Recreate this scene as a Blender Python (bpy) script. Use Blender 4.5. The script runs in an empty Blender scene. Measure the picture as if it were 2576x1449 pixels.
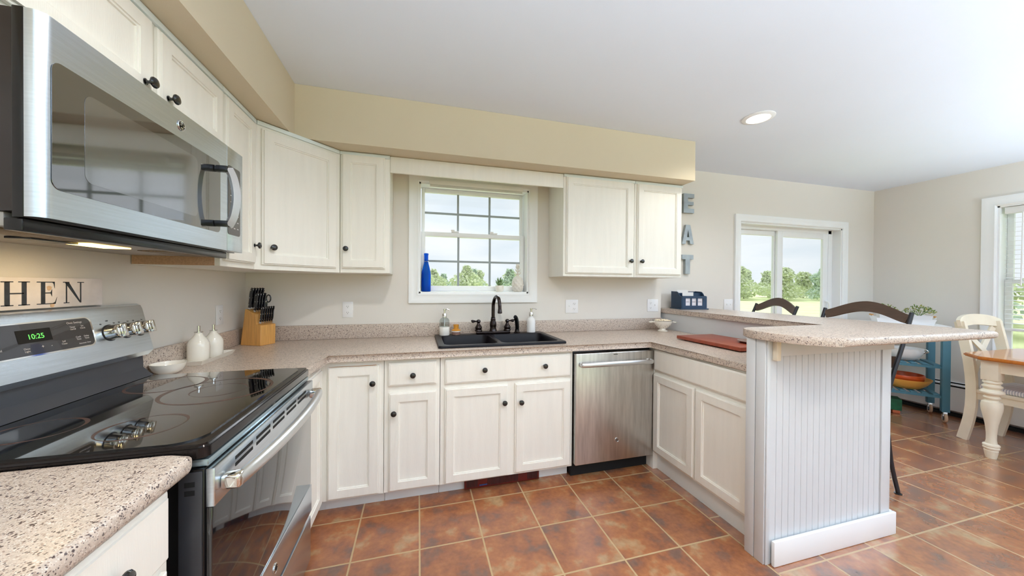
import bpy, bmesh, math, random
from mathutils import Vector, Matrix
PI = math.pi
SC = bpy.context.scene
COL = SC.collection
def lin(c):
    return tuple(((v/255)/12.92 if v/255 <= .04045 else ((v/255+.055)/1.055)**2.4) for v in c)
# ------------------------------------------------------------------ camera
YAW, PITCH, ROLL = math.radians(15.374), math.radians(-.3866), math.radians(.3958)
FPX = 856.69
cam_d = bpy.data.cameras.new('camera'); cam = bpy.data.objects.new('camera', cam_d); COL.objects.link(cam)
fw = Vector((math.sin(YAW)*math.cos(PITCH), math.cos(YAW)*math.cos(PITCH), math.sin(PITCH)))
rt = Vector((math.cos(YAW), -math.sin(YAW), 0)); up = rt.cross(fw)
r2 = rt*math.cos(ROLL)+up*math.sin(ROLL); u2 = -rt*math.sin(ROLL)+up*math.cos(ROLL)
M = Matrix((r2, u2, -fw)).transposed().to_4x4(); M.translation = Vector((1.1336, -2.7181, 1.3076))
cam.matrix_world = M
cam_d.sensor_width = 36; cam_d.lens = FPX*36/2576; cam_d.clip_start = .02; cam_d.clip_end = 500
SC.camera = cam
# ------------------------------------------------------------------ world, sun, exposure
SC.view_settings.view_transform = 'Standard'; SC.view_settings.look = 'None'
SC.view_settings.exposure = 0.17; SC.view_settings.gamma = 1.0; SC.view_settings.use_curve_mapping = False
SC.cycles.use_denoising = True
SC.cycles.max_bounces = 10; SC.cycles.diffuse_bounces = 6; SC.cycles.glossy_bounces = 5; SC.cycles.transparent_max_bounces = 12
SC.cycles.sample_clamp_indirect = 6
SC.cycles.caustics_reflective = False; SC.cycles.caustics_refractive = False
W = bpy.data.worlds.new('overcast_sky'); SC.world = W; W.use_nodes = True
wn = W.node_tree.nodes; wl = W.node_tree.links; wn.clear()
wo = wn.new('ShaderNodeOutputWorld'); bg = wn.new('ShaderNodeBackground'); wl.new(bg.outputs[0], wo.inputs[0])
tc = wn.new('ShaderNodeTexCoord'); sep = wn.new('ShaderNodeSeparateXYZ'); wl.new(tc.outputs['Generated'], sep.inputs[0])
cn = wn.new('ShaderNodeTexNoise'); cn.inputs['Scale'].default_value = 3.0; cn.inputs['Detail'].default_value = 5
mp = wn.new('ShaderNodeMapping'); mp.inputs['Scale'].default_value = (1, 1, 3.5); wl.new(tc.outputs['Generated'], mp.inputs[0]); wl.new(mp.outputs[0], cn.inputs['Vector'])
cr = wn.new('ShaderNodeValToRGB'); cr.color_ramp.elements[0].position = .35; cr.color_ramp.elements[1].position = .62
cr.color_ramp.elements[0].color = (*lin((222, 232, 240)), 1); cr.color_ramp.elements[1].color = (*lin((244, 247, 250)), 1)
wl.new(cn.outputs[0], cr.inputs[0]); wl.new(cr.outputs[0], bg.inputs[0])
# sky is set brighter behind the camera (-y) as added fill for the room
mr = wn.new('ShaderNodeMapRange'); mr.inputs[1].default_value = 0.25; mr.inputs[2].default_value = -.55
mr.inputs[3].default_value = 1.0; mr.inputs[4].default_value = 1.15
wl.new(sep.outputs[1], mr.inputs[0]); wl.new(mr.outputs[0], bg.inputs[1])
def light(name, kind, loc, energy, color, size=.1, rot=(0, 0, 0), **k):
    d = bpy.data.lights.new(name, kind); d.energy = energy; d.color = color
    if kind == 'AREA': d.size = size
    elif kind != 'SUN': d.shadow_soft_size = size
    for a, b in k.items(): setattr(d, a, b)
    o = bpy.data.objects.new(name, d); COL.objects.link(o); o.location = loc; o.rotation_euler = rot; return o
sun = light('sun', 'SUN', (12, 10, 14), 4.5, (.9, .95, 1), rot=(math.radians(-36), math.radians(32), 0))
sun.data.angle = math.radians(50)
WARM = (1, .95, .86); DAY = (.93, .96, 1.0)
# daylight-coloured fill uplights added unseen behind the camera to brighten ceiling and room
UP = (.71, .86, 1.0)
for i, (x, y, z, e) in enumerate(((1.5, -4.0, 1.25, 265), (3.7, -4.4, 1.25, 240), (5.6, -3.3, 1.25, 270))): light('fill_uplight', 'SPOT', (x, y, z), e, UP, .18, rot=(PI, 0, 0), spot_size=2.75, spot_blend=.4)
# ------------------------------------------------------------------ helpers
def fin(bm, ang=35):
    bmesh.ops.remove_doubles(bm, verts=bm.verts, dist=1e-6)
    bmesh.ops.recalc_face_normals(bm, faces=bm.faces)
    a = math.radians(ang)
    for f in bm.faces: f.smooth = True
    for e in bm.edges:
        if len(e.link_faces) == 2:
            e.smooth = e.calc_face_angle(0) < a
        else: e.smooth = False
def mesh(name, bm, m, ang=35, raw=False):
    if not raw: fin(bm, ang)
    me = bpy.data.meshes.new(name); bm.to_mesh(me); bm.free()
    if m: me.materials.append(m)
    return me
def link(name, me, parent=None):
    o = bpy.data.objects.new(name, me); COL.objects.link(o)
    if parent: o.parent = parent
    return o
def P(name, bm, m, parent, label=None, ang=35, raw=False):
    o = link(name, mesh(name, bm, m, ang, raw), parent)
    if label: o['label'] = label
    return o
def T(name, label, cat, loc=(0, 0, 0), rz=0, group=None):
    o = bpy.data.objects.new(name, None); COL.objects.link(o); o.empty_display_size = .05
    o.location = loc; o.rotation_euler = (0, 0, rz); o['label'] = label; o['category'] = cat
    if group: o['group'] = group
    return o
def one(name, bm, m, label, cat, loc=(0, 0, 0), rz=0, group=None, ang=35):
    o = link(name, mesh(name, bm, m, ang)); o.location = loc; o.rotation_euler = (0, 0, rz)
    o['label'] = label; o['category'] = cat
    if group: o['group'] = group
    return o
def S(name, bm, m, parent=None, ang=35):
    o = link(name, mesh(name, bm, m, ang), parent)
    if not parent: o['kind'] = 'structure'
    return o
def SE(name, loc=(0, 0, 0), rz=0):
    o = bpy.data.objects.new(name, None); COL.objects.link(o); o.empty_display_size = .05
    o.location = loc; o.rotation_euler = (0, 0, rz); o['kind'] = 'structure'; return o
def dup(root, loc, rz, label, group=None):
    def cp(o, par):
        c = o.copy(); COL.objects.link(c); c.parent = par
        for ch in [q for q in bpy.data.objects if q.parent == o]: cp(ch, c)
        return c
    r = cp(root, None); r.location = loc; r.rotation_euler = (0, 0, rz) if not isinstance(rz, tuple) else rz
    r['label'] = label
    if group: r['group'] = group
    return r
def NB(): return bmesh.new()
def bx(bm, x0, x1, y0, y1, z0, z1, bev=0, seg=2, mat=None):
    r = bmesh.ops.create_cube(bm, size=1)['verts']
    bmesh.ops.scale(bm, vec=(x1-x0, y1-y0, z1-z0), verts=r)
    bmesh.ops.translate(bm, vec=((x0+x1)/2, (y0+y1)/2, (z0+z1)/2), verts=r)
    if bev:
        es = list({e for v in r for e in v.link_edges})
        n = bmesh.ops.bevel(bm, geom=es, offset=bev, segments=seg, affect='EDGES', profile=.5)
        r = list({v for f in n['faces'] for v in f.verts} | {v for v in r if v.is_valid})
    if mat: bmesh.ops.transform(bm, matrix=mat, verts=r)
    return r
def prism(bm, pts, z0, z1, mat=None):
    a = [bm.verts.new((x, y, z0)) for x, y in pts]; b = [bm.verts.new((x, y, z1)) for x, y in pts]
    bm.faces.new(a[::-1]); bm.faces.new(b); n = len(pts)
    for i in range(n): bm.faces.new((a[i], a[(i+1) % n], b[(i+1) % n], b[i]))
    if mat: bmesh.ops.transform(bm, matrix=mat, verts=a+b)
    return a+b
# matrices: XZ plane shapes (pts are x,z ; extruded along y)
MXZ = Matrix(((1, 0, 0, 0), (0, 0, 1, 0), (0, 1, 0, 0), (0, 0, 0, 1)))
MYZ = Matrix(((0, 0, 1, 0), (1, 0, 0, 0), (0, 1, 0, 0), (0, 0, 0, 1)))
def lathe(bm, prof, seg=24, mat=None, cap=True):
    rings = []
    for r, z in prof:
        if r < 1e-5: rings.append([bm.verts.new((0, 0, z))])
        else: rings.append([bm.verts.new((r*math.cos(2*PI*i/seg), r*math.sin(2*PI*i/seg), z)) for i in range(seg)])
    vs = [v for q in rings for v in q]
    for a, b in zip(rings, rings[1:]):
        for i in range(seg):
            j = (i+1) % seg
            if len(a) == 1 and len(b) == 1: continue
            if len(a) == 1: bm.faces.new((a[0], b[i], b[j]))
            elif len(b) == 1: bm.faces.new((a[i], a[j], b[0]))
            else: bm.faces.new((a[i], a[j], b[j], b[i]))
    if cap:
        if len(rings[0]) > 1: bm.faces.new(rings[0][::-1])
        if len(rings[-1]) > 1: bm.faces.new(rings[-1])
    if mat: bmesh.ops.transform(bm, matrix=mat, verts=vs)
    return vs
def spline(pts, n=8):
    pts = [Vector(p) for p in pts]; out = []
    for i in range(len(pts)-1):
        p0 = pts[max(i-1, 0)]; p1 = pts[i]; p2 = pts[i+1]; p3 = pts[min(i+2, len(pts)-1)]
        for k in range(n):
            t = k/n
            out.append(.5*((2*p1)+(-p0+p2)*t+(2*p0-5*p1+4*p2-p3)*t*t+(-p0+3*p1-3*p2+p3)*t**3))
    out.append(pts[-1]); return out
def tube(bm, pts, r, seg=12, sx=1, sy=1, upv=(0, 0, 1)):
    pts = [Vector(p) for p in pts]; n = len(pts); rs = r if isinstance(r, (list, tuple)) else [r]*n
    if len(rs) != n: rs = [rs[0]+(rs[-1]-rs[0])*i/(n-1) for i in range(n)] if len(rs) == 2 else rs
    rings = []; prev = None
    for i, p in enumerate(pts):
        t = (pts[min(i+1, n-1)]-pts[max(i-1, 0)]).normalized()
        if prev is None:
            u = Vector(upv)
            if abs(u.dot(t)) > .95: u = Vector((1, 0, 0))
            prev = (u-t*u.dot(t)).normalized()
        else: prev = (prev-t*prev.dot(t)).normalized()
        w = t.cross(prev)
        rings.append([bm.verts.new(p+prev*(math.sin(2*PI*k/seg)*rs[i]*sy)+w*(math.cos(2*PI*k/seg)*rs[i]*sx)) for k in range(seg)])
    for a, b in zip(rings, rings[1:]):
        for k in range(seg): bm.faces.new((a[k], a[(k+1) % seg], b[(k+1) % seg], b[k]))
    bm.faces.new(rings[0][::-1]); bm.faces.new(rings[-1])
    return [v for q in rings for v in q]
def bar(bm, a, b, w, h, upv=(0, 0, 1)):
    a = Vector(a); b = Vector(b); t = (b-a).normalized(); u = Vector(upv); u = (u-t*u.dot(t)).normalized(); s = t.cross(u)
    A = [bm.verts.new(a+s*i*w/2+u*j*h/2) for i, j in ((-1, -1), (1, -1), (1, 1), (-1, 1))]
    B = [bm.verts.new(b+s*i*w/2+u*j*h/2) for i, j in ((-1, -1), (1, -1), (1, 1), (-1, 1))]
    bm.faces.new(A[::-1]); bm.faces.new(B)
    for i in range(4): bm.faces.new((A[i], A[(i+1) % 4], B[(i+1) % 4], B[i]))
def ribbon(bm, path, w, t, upv):
    """rectangular section swept along path; w along upv, t across"""
    path = [Vector(p) for p in path]; rings = []; n = len(path)
    for i, p in enumerate(path):
        d = (path[min(i+1, n-1)]-path[max(i-1, 0)]).normalized(); u = Vector(upv[i] if isinstance(upv, list) else upv)
        u = (u-d*u.dot(d)).normalized(); s = d.cross(u)
        wi = w[i] if isinstance(w, list) else w
        rings.append([bm.verts.new(p+s*a*t/2+u*b*wi/2) for a, b in ((-1, -1), (1, -1), (1, 1), (-1, 1))])
    bm.faces.new(rings[0][::-1]); bm.faces.new(rings[-1])
    for a, b in zip(rings, rings[1:]):
        for k in range(4): bm.faces.new((a[k], a[(k+1) % 4], b[(k+1) % 4], b[k]))
def text_bm(s, size, depth=.0006, mat=None, align='CENTER'):
    cu = bpy.data.curves.new('t', 'FONT'); cu.body = s; cu.size = size; cu.extrude = depth; cu.align_x = align; cu.align_y = 'CENTER'; cu.resolution_u = 3
    o = bpy.data.objects.new('t', cu); COL.objects.link(o)
    dg = bpy.context.evaluated_depsgraph_get(); me = o.evaluated_get(dg).to_mesh()
    bm = NB(); bm.from_mesh(me); o.evaluated_get(dg).to_mesh_clear()
    bpy.data.objects.remove(o); bpy.data.curves.remove(cu)
    if mat: bmesh.ops.transform(bm, matrix=mat, verts=bm.verts)
    return bm
def join(bm, other):
    me = bpy.data.meshes.new('tmp'); other.to_mesh(me); other.free(); bm.from_mesh(me); bpy.data.meshes.remove(me)
# ------------------------------------------------------------------ materials
def mat(name, c, rough=.5, metal=0, spec=.5, nscale=0, namt=.08, bump=0, bscale=40, stretch=(1, 1, 1), coat=0, **kw):
    m = bpy.data.materials.new(name); m.use_nodes = True; nt = m.node_tree; b = nt.nodes['Principled BSDF']
    col = lin(c); b.inputs['Base Color'].default_value = (*col, 1); b.inputs['Roughness'].default_value = rough
    b.inputs['Metallic'].default_value = metal; b.inputs['Specular IOR Level'].default_value = spec
    b.inputs['Coat Weight'].default_value = coat
    tcn = nt.nodes.new('ShaderNodeTexCoord'); mpn = nt.nodes.new('ShaderNodeMapping'); mpn.inputs['Scale'].default_value = stretch
    nt.links.new(tcn.outputs['Object'], mpn.inputs[0])
    if nscale:
        n = nt.nodes.new('ShaderNodeTexNoise'); n.inputs['Scale'].default_value = nscale; n.inputs['Detail'].default_value = 4
        nt.links.new(mpn.outputs[0], n.inputs['Vector'])
        r = nt.nodes.new('ShaderNodeValToRGB'); r.color_ramp.elements[0].position = .3; r.color_ramp.elements[1].position = .7
        r.color_ramp.elements[0].color = (*[v*(1-namt) for v in col], 1); r.color_ramp.elements[1].color = (*[min(1, v*(1+namt)) for v in col], 1)
        nt.links.new(n.outputs[0], r.inputs[0]); nt.links.new(r.outputs[0], b.inputs['Base Color'])
    if bump:
        n2 = nt.nodes.new('ShaderNodeTexNoise'); n2.inputs['Scale'].default_value = bscale; n2.inputs['Detail'].default_value = 3
        nt.links.new(mpn.outputs[0], n2.inputs['Vector']); bp = nt.nodes.new('ShaderNodeBump'); bp.inputs['Strength'].default_value = bump; bp.inputs['Distance'].default_value = .002
        nt.links.new(n2.outputs[0], bp.inputs['Height']); nt.links.new(bp.outputs[0], b.inputs['Normal'])
    for k, v in kw.items(): b.inputs[k.replace('_', ' ')].default_value = v
    return m
def emit(name, c, s):
    m = bpy.data.materials.new(name); m.use_nodes = True; b = m.node_tree.nodes['Principled BSDF']
    b.inputs['Base Color'].default_value = (*lin(c), 1); b.inputs['Emission Color'].default_value = (*lin(c), 1); b.inputs['Emission Strength'].default_value = s; return m
wall_m = mat('wall_paint', (227, 222, 215), .85, bump=.15, bscale=300, nscale=2, namt=.01)
soffit_m = mat('soffit_lamplit_paint', (214, 202, 178), .85, bump=.15, bscale=300, nscale=2, namt=.01)  # wall beige with the warm lamp's yellow put into the colour
ceil_m = mat('ceiling_paint', (230, 238, 250), .9, bump=.1, bscale=250, nscale=1.5, namt=.01)
cab_m = mat('cabinet_paint', (240, 238, 231), .42, nscale=6, namt=.02, bump=.25, bscale=60, stretch=(6, 6, .5))
cabend_m = mat('cabinet_side_paint', (226, 236, 238), .45, nscale=5, namt=.02)
trim_m = mat('trim_paint', (242, 244, 246), .4, nscale=4, namt=.01)
vinyl_m = mat('window_vinyl', (240, 242, 244), .35, nscale=4, namt=.01)
toe_m = mat('toe_kick_paint', (228, 231, 230), .5, nscale=5, namt=.02)
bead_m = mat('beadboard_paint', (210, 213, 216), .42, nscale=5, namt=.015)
wood_raw = mat('raw_cabinet_wood', (196, 158, 128), .7, nscale=20, namt=.12, stretch=(8, 1, 8))
knob_m = mat('black_knob', (14, 13, 15), .18, coat=.6, nscale=30, namt=.1)
orb_m = mat('oil_rubbed_bronze', (38, 27, 26), .25, metal=.7, nscale=30, namt=.4, coat=.3)
steel_m = mat('stainless_steel', (212, 222, 232), .24, metal=1, nscale=5, namt=.06, bump=.08, bscale=90, stretch=(1, 1, 40))
steelv_m = mat('brushed_dishwasher_steel', (208, 206, 202), .33, metal=1, nscale=4, namt=.14, bump=.1, bscale=60, stretch=(14, 1, 1.2))
steelh_m = mat('handle_steel', (214, 216, 218), .34, metal=1, nscale=8, namt=.04)
chrome_m = mat('chrome', (222, 220, 216), .06, metal=1, nscale=10, namt=.02)
black_m = mat('black_enamel', (14, 14, 16), .22, nscale=8, namt=.2)
dark_m = mat('dark_void', (8, 8, 9), .8, nscale=8, namt=.2)
blackgl_m = mat('black_glass', (9, 9, 11), .035, nscale=3, namt=.1, coat=1, spec=.8)
ovengl_m = mat('oven_door_glass', (26, 24, 26), .05, nscale=3, namt=.1, coat=.4, spec=.8)
mirror_m = mat('microwave_glass', (20, 20, 23), .04, nscale=3, namt=.1, coat=.6, spec=1.0, IOR=2.0)
ring_m = mat('burner_ring', (74, 52, 44), .3, nscale=60, namt=.4)
sink_m = mat('sink_composite', (20, 18, 24), .34, spec=.18, nscale=200, namt=.3, bump=.1, bscale=400)
plast_m = mat('white_plastic', (240, 240, 242), .35, nscale=10, namt=.01)
slot_m = mat('outlet_slot', (60, 55, 52), .6, nscale=10, namt=.05)
ceram_m = mat('white_ceramic', (240, 236, 226), .12, nscale=8, namt=.02, coat=.5)
ceramm_m = mat('matte_white_ceramic', (232, 228, 220), .5, nscale=8, namt=.02)
bamboo_m = mat('light_block_wood', (214, 158, 86), .42, nscale=10, namt=.12, stretch=(9, 9, .8))
blue_m = bpy.data.materials.new('blue_glass')
teal_m = mat('teal_paint', (72, 122, 142), .45, nscale=10, namt=.05)
orange_m = mat('orange_table_wood', (190, 112, 40), .18, nscale=6, namt=.14, stretch=(1, 10, 1), coat=.5)
cream_m = mat('cream_paint', (236, 228, 208), .4, nscale=9, namt=.04)
espresso_m = mat('dark_stool_wood', (78, 58, 46), .4, nscale=10, namt=.15, stretch=(6, 1, 6))
iron_m = mat('black_iron', (34, 33, 38), .4, metal=.3, nscale=30, namt=.1)
navy_m = mat('navy_paint', (28, 56, 84), .45, nscale=12, namt=.06)
redwood_m = mat('cherry_board', (142, 64, 42), .35, nscale=7, namt=.18, stretch=(1, 6, 1))
galv_m = mat('galvanized_metal', (150, 156, 158), .42, metal=.55, nscale=14, namt=.18)
galvd_m = mat('galvanized_edge', (96, 92, 90), .5, metal=.5, nscale=14, namt=.2)
paper_m = mat('paper', (242, 240, 238), .7, nscale=10, namt=.02)
ink_m = mat('ink', (46, 46, 52), .7, nscale=40, namt=.2)
signbd_m = mat('whitewashed_sign', (238, 230, 228), .75, nscale=14, namt=.1)
signink_m = mat('sign_ink', (52, 58, 68), .75, nscale=60, namt=.3)
heat_m = mat('heater_grille_brown', (96, 24, 14), .35, nscale=20, namt=.2)
heatd_m = mat('heater_grille_dark', (34, 12, 10), .5, nscale=20, namt=.2)
cast_m = mat('caster_rubber', (190, 160, 132), .5, nscale=20, namt=.08)
steelk_m = mat('bright_rivet', (220, 224, 228), .2, metal=1, nscale=20, namt=.05)
knifeh_m = mat('navy_black_handle', (12, 13, 24), .16, nscale=20, namt=.2, coat=.6)
soap_m = mat('white_soap', (240, 238, 232), .3, nscale=10, namt=.01)
yellow_m = mat('yellow_bowl', (232, 176, 84), .4, nscale=8, namt=.05)
woodbowl_m = mat('orange_wood_bowl', (190, 76, 26), .3, nscale=8, namt=.2, stretch=(1, 1, 5))
brushw_m = mat('brush_wood', (206, 140, 44), .4, nscale=10, namt=.08)
bristle_m = mat('bristles', (150, 116, 104), .8, nscale=120, namt=.35)
leaf_m = mat('leaf_green', (92, 122, 44), .5, nscale=30, namt=.35)
leafy_m = mat('leaf_yellow_green', (176, 176, 96), .5, nscale=30, namt=.3)
leafs_m = mat('leaf_pale_succulent', (120, 150, 96), .45, nscale=30, namt=.3)
soil_m = mat('soil', (50, 38, 30), .9, nscale=60, namt=.3)
fabric_m = mat('striped_cushion', (228, 228, 232), .8)
green_m = mat('green_plastic', (18, 92, 58), .5, nscale=20, namt=.3)
terra_m = mat('terracotta', (196, 104, 66), .7, nscale=20, namt=.1)
popc_m = mat('colander_contents', (240, 226, 200), .8, nscale=60, namt=.08)
lamp_m = emit('lamp_lens', (255, 246, 228), 9)
hood_m = emit('cooktop_lamp', (255, 214, 120), 6)
led_m = emit('green_digits', (96, 220, 90), 1.3)
label_m = mat('panel_print', (205, 200, 200), .6, nscale=30, namt=.05)
panel_m = mat('dark_control_panel', (44, 42, 46), .16, nscale=6, namt=.15, coat=.6)
filter_m = mat('grease_filter', (120, 96, 66), .45, metal=.6, nscale=260, namt=.6)
blind_m = mat('blind_white', (240, 241, 242), .45, nscale=10, namt=.01)
bark_m = mat('bark', (120, 106, 90), .9, nscale=6, namt=.2)
tree_m = mat('hazy_foliage', (216, 224, 190), .9, nscale=3, namt=.22)  # both foliage colours are paled, with distance haze put in
tree2_m = mat('hazy_foliage_bluish', (200, 216, 196), .9, nscale=3, namt=.22)
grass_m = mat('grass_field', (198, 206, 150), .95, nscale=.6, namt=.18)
roof_m = mat('shed_roof', (110, 112, 118), .8, nscale=5, namt=.1)
peel_m = mat('chipped_wood', (168, 118, 70), .7, nscale=60, namt=.3)
def glassy(m, tint=(1, 1, 1), ior_mix=.08, rough=0.0):
    m.use_nodes = True; nt = m.node_tree; nt.nodes.clear(); o = nt.nodes.new('ShaderNodeOutputMaterial')
    t = nt.nodes.new('ShaderNodeBsdfTransparent'); t.inputs[0].default_value = (*tint, 1)
    g = nt.nodes.new('ShaderNodeBsdfGlossy'); g.inputs['Roughness'].default_value = rough
    lw = nt.nodes.new('ShaderNodeLayerWeight'); pw_ = nt.nodes.new('ShaderNodeMath'); pw_.operation = 'POWER'; pw_.inputs[1].default_value = 5; nt.links.new(lw.outputs['Facing'], pw_.inputs[0])
    f = nt.nodes.new('ShaderNodeMath'); f.operation = 'MULTIPLY_ADD'; f.inputs[1].default_value = .7; f.inputs[2].default_value = .03; nt.links.new(pw_.outputs[0], f.inputs[0]); mx = nt.nodes.new('ShaderNodeMixShader')
    nt.links.new(f.outputs[0], mx.inputs[0]); nt.links.new(t.outputs[0], mx.inputs[1]); nt.links.new(g.outputs[0], mx.inputs[2]); nt.links.new(mx.outputs[0], o.inputs[0])
    return m
glass_m = glassy(bpy.data.materials.new('window_glass'), (.98, .99, .99))
clear_m = glassy(bpy.data.materials.new('clear_bottle_glass'), (.88, .9, .9))
bluet = blue_m; blue_m.use_nodes = True; _b = blue_m.node_tree.nodes['Principled BSDF']
_b.inputs['Base Color'].default_value = (*lin((16, 96, 232)), 1); _b.inputs['Roughness'].default_value = .06; _b.inputs['Transmission Weight'].default_value = .62; _b.inputs['IOR'].default_value = 1.2
# stripes for cushion
nt = fabric_m.node_tree; b = nt.nodes['Principled BSDF']; tcn = nt.nodes.new('ShaderNodeTexCoord'); wv = nt.nodes.new('ShaderNodeTexWave'); wv.inputs['Scale'].default_value = 22; wv.bands_direction = 'Y'
rp = nt.nodes.new('ShaderNodeValToRGB'); rp.color_ramp.elements[0].color = (*lin((176, 180, 196)), 1); rp.color_ramp.elements[1].color = (*lin((236, 236, 240)), 1); rp.color_ramp.elements[0].position = .2; rp.color_ramp.elements[1].position = .45
nt.links.new(tcn.outputs['Object'], wv.inputs[0]); nt.links.new(wv.outputs[0], rp.inputs[0]); nt.links.new(rp.outputs[0], b.inputs['Base Color'])
# speckled laminate
def laminate(name, base, rough=.3, elong=(1, 1, 1)):
    m = bpy.data.materials.new(name); m.use_nodes = True; nt = m.node_tree; b = nt.nodes['Principled BSDF']; L = nt.links
    g = nt.nodes.new('ShaderNodeNewGeometry'); mp_ = nt.nodes.new('ShaderNodeMapping'); mp_.inputs['Scale'].default_value = elong; L.new(g.outputs['Position'], mp_.inputs[0])
    def speck(scale, thr, seed):
        mm = nt.nodes.new('ShaderNodeMapping'); mm.inputs['Location'].default_value = (seed, seed*2, seed*3); L.new(mp_.outputs[0], mm.inputs[0])
        v = nt.nodes.new('ShaderNodeTexVoronoi'); v.inputs['Scale'].default_value = scale; L.new(mm.outputs[0], v.inputs['Vector'])
        n = nt.nodes.new('ShaderNodeTexNoise'); n.inputs['Scale'].default_value = scale*.45; n.inputs['Detail'].default_value = 1; L.new(mm.outputs[0], n.inputs['Vector'])
        a = nt.nodes.new('ShaderNodeMath'); a.operation = 'MULTIPLY_ADD'; a.inputs[1].default_value = -1.3; L.new(n.outputs[0], a.inputs[0]); 
        s_ = nt.nodes.new('ShaderNodeMath'); s_.operation = 'ADD'; s_.inputs[1].default_value = .98; L.new(v.outputs['Distance'], s_.inputs[0]); L.new(s_.outputs[0], a.inputs[2])
        r = nt.nodes.new('ShaderNodeMapRange'); r.inputs[1].default_value = thr; r.inputs[2].default_value = thr+.07; r.inputs[3].default_value = 1; r.inputs[4].default_value = 0; L.new(a.outputs[0], r.inputs[0])
        return r.outputs[0]
    cur = nt.nodes.new('ShaderNodeTexNoise'); cur.inputs['Scale'].default_value = 170; cur.inputs['Detail'].default_value = 3; L.new(g.outputs['Position'], cur.inputs['Vector'])
    rr = nt.nodes.new('ShaderNodeValToRGB'); rr.color_ramp.elements[0].position = .35; rr.color_ramp.elements[1].position = .65
    rr.color_ramp.elements[0].color = (*[v*.88 for v in lin(base)], 1); rr.color_ramp.elements[1].color = (*[min(1, v*1.08) for v in lin(base)], 1); L.new(cur.outputs[0], rr.inputs[0])
    out = rr.outputs[0]
    for sc_, thr, seed, c in ((330, .53, 0, (222, 212, 202)), (270, .54, 3.1, (160, 138, 124)), (215, .515, 7.7, (84, 70, 70))):
        mx = nt.nodes.new('ShaderNodeMix'); mx.data_type = 'RGBA'; L.new(speck(sc_, thr, seed), mx.inputs[0]); L.new(out, mx.inputs[6]); mx.inputs[7].default_value = (*lin(c), 1); out = mx.outputs[2]
    L.new(out, b.inputs['Base Color']); b.inputs['Roughness'].default_value = rough
    return m
lam_m = laminate('speckled_laminate', (200, 184, 170))
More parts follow.
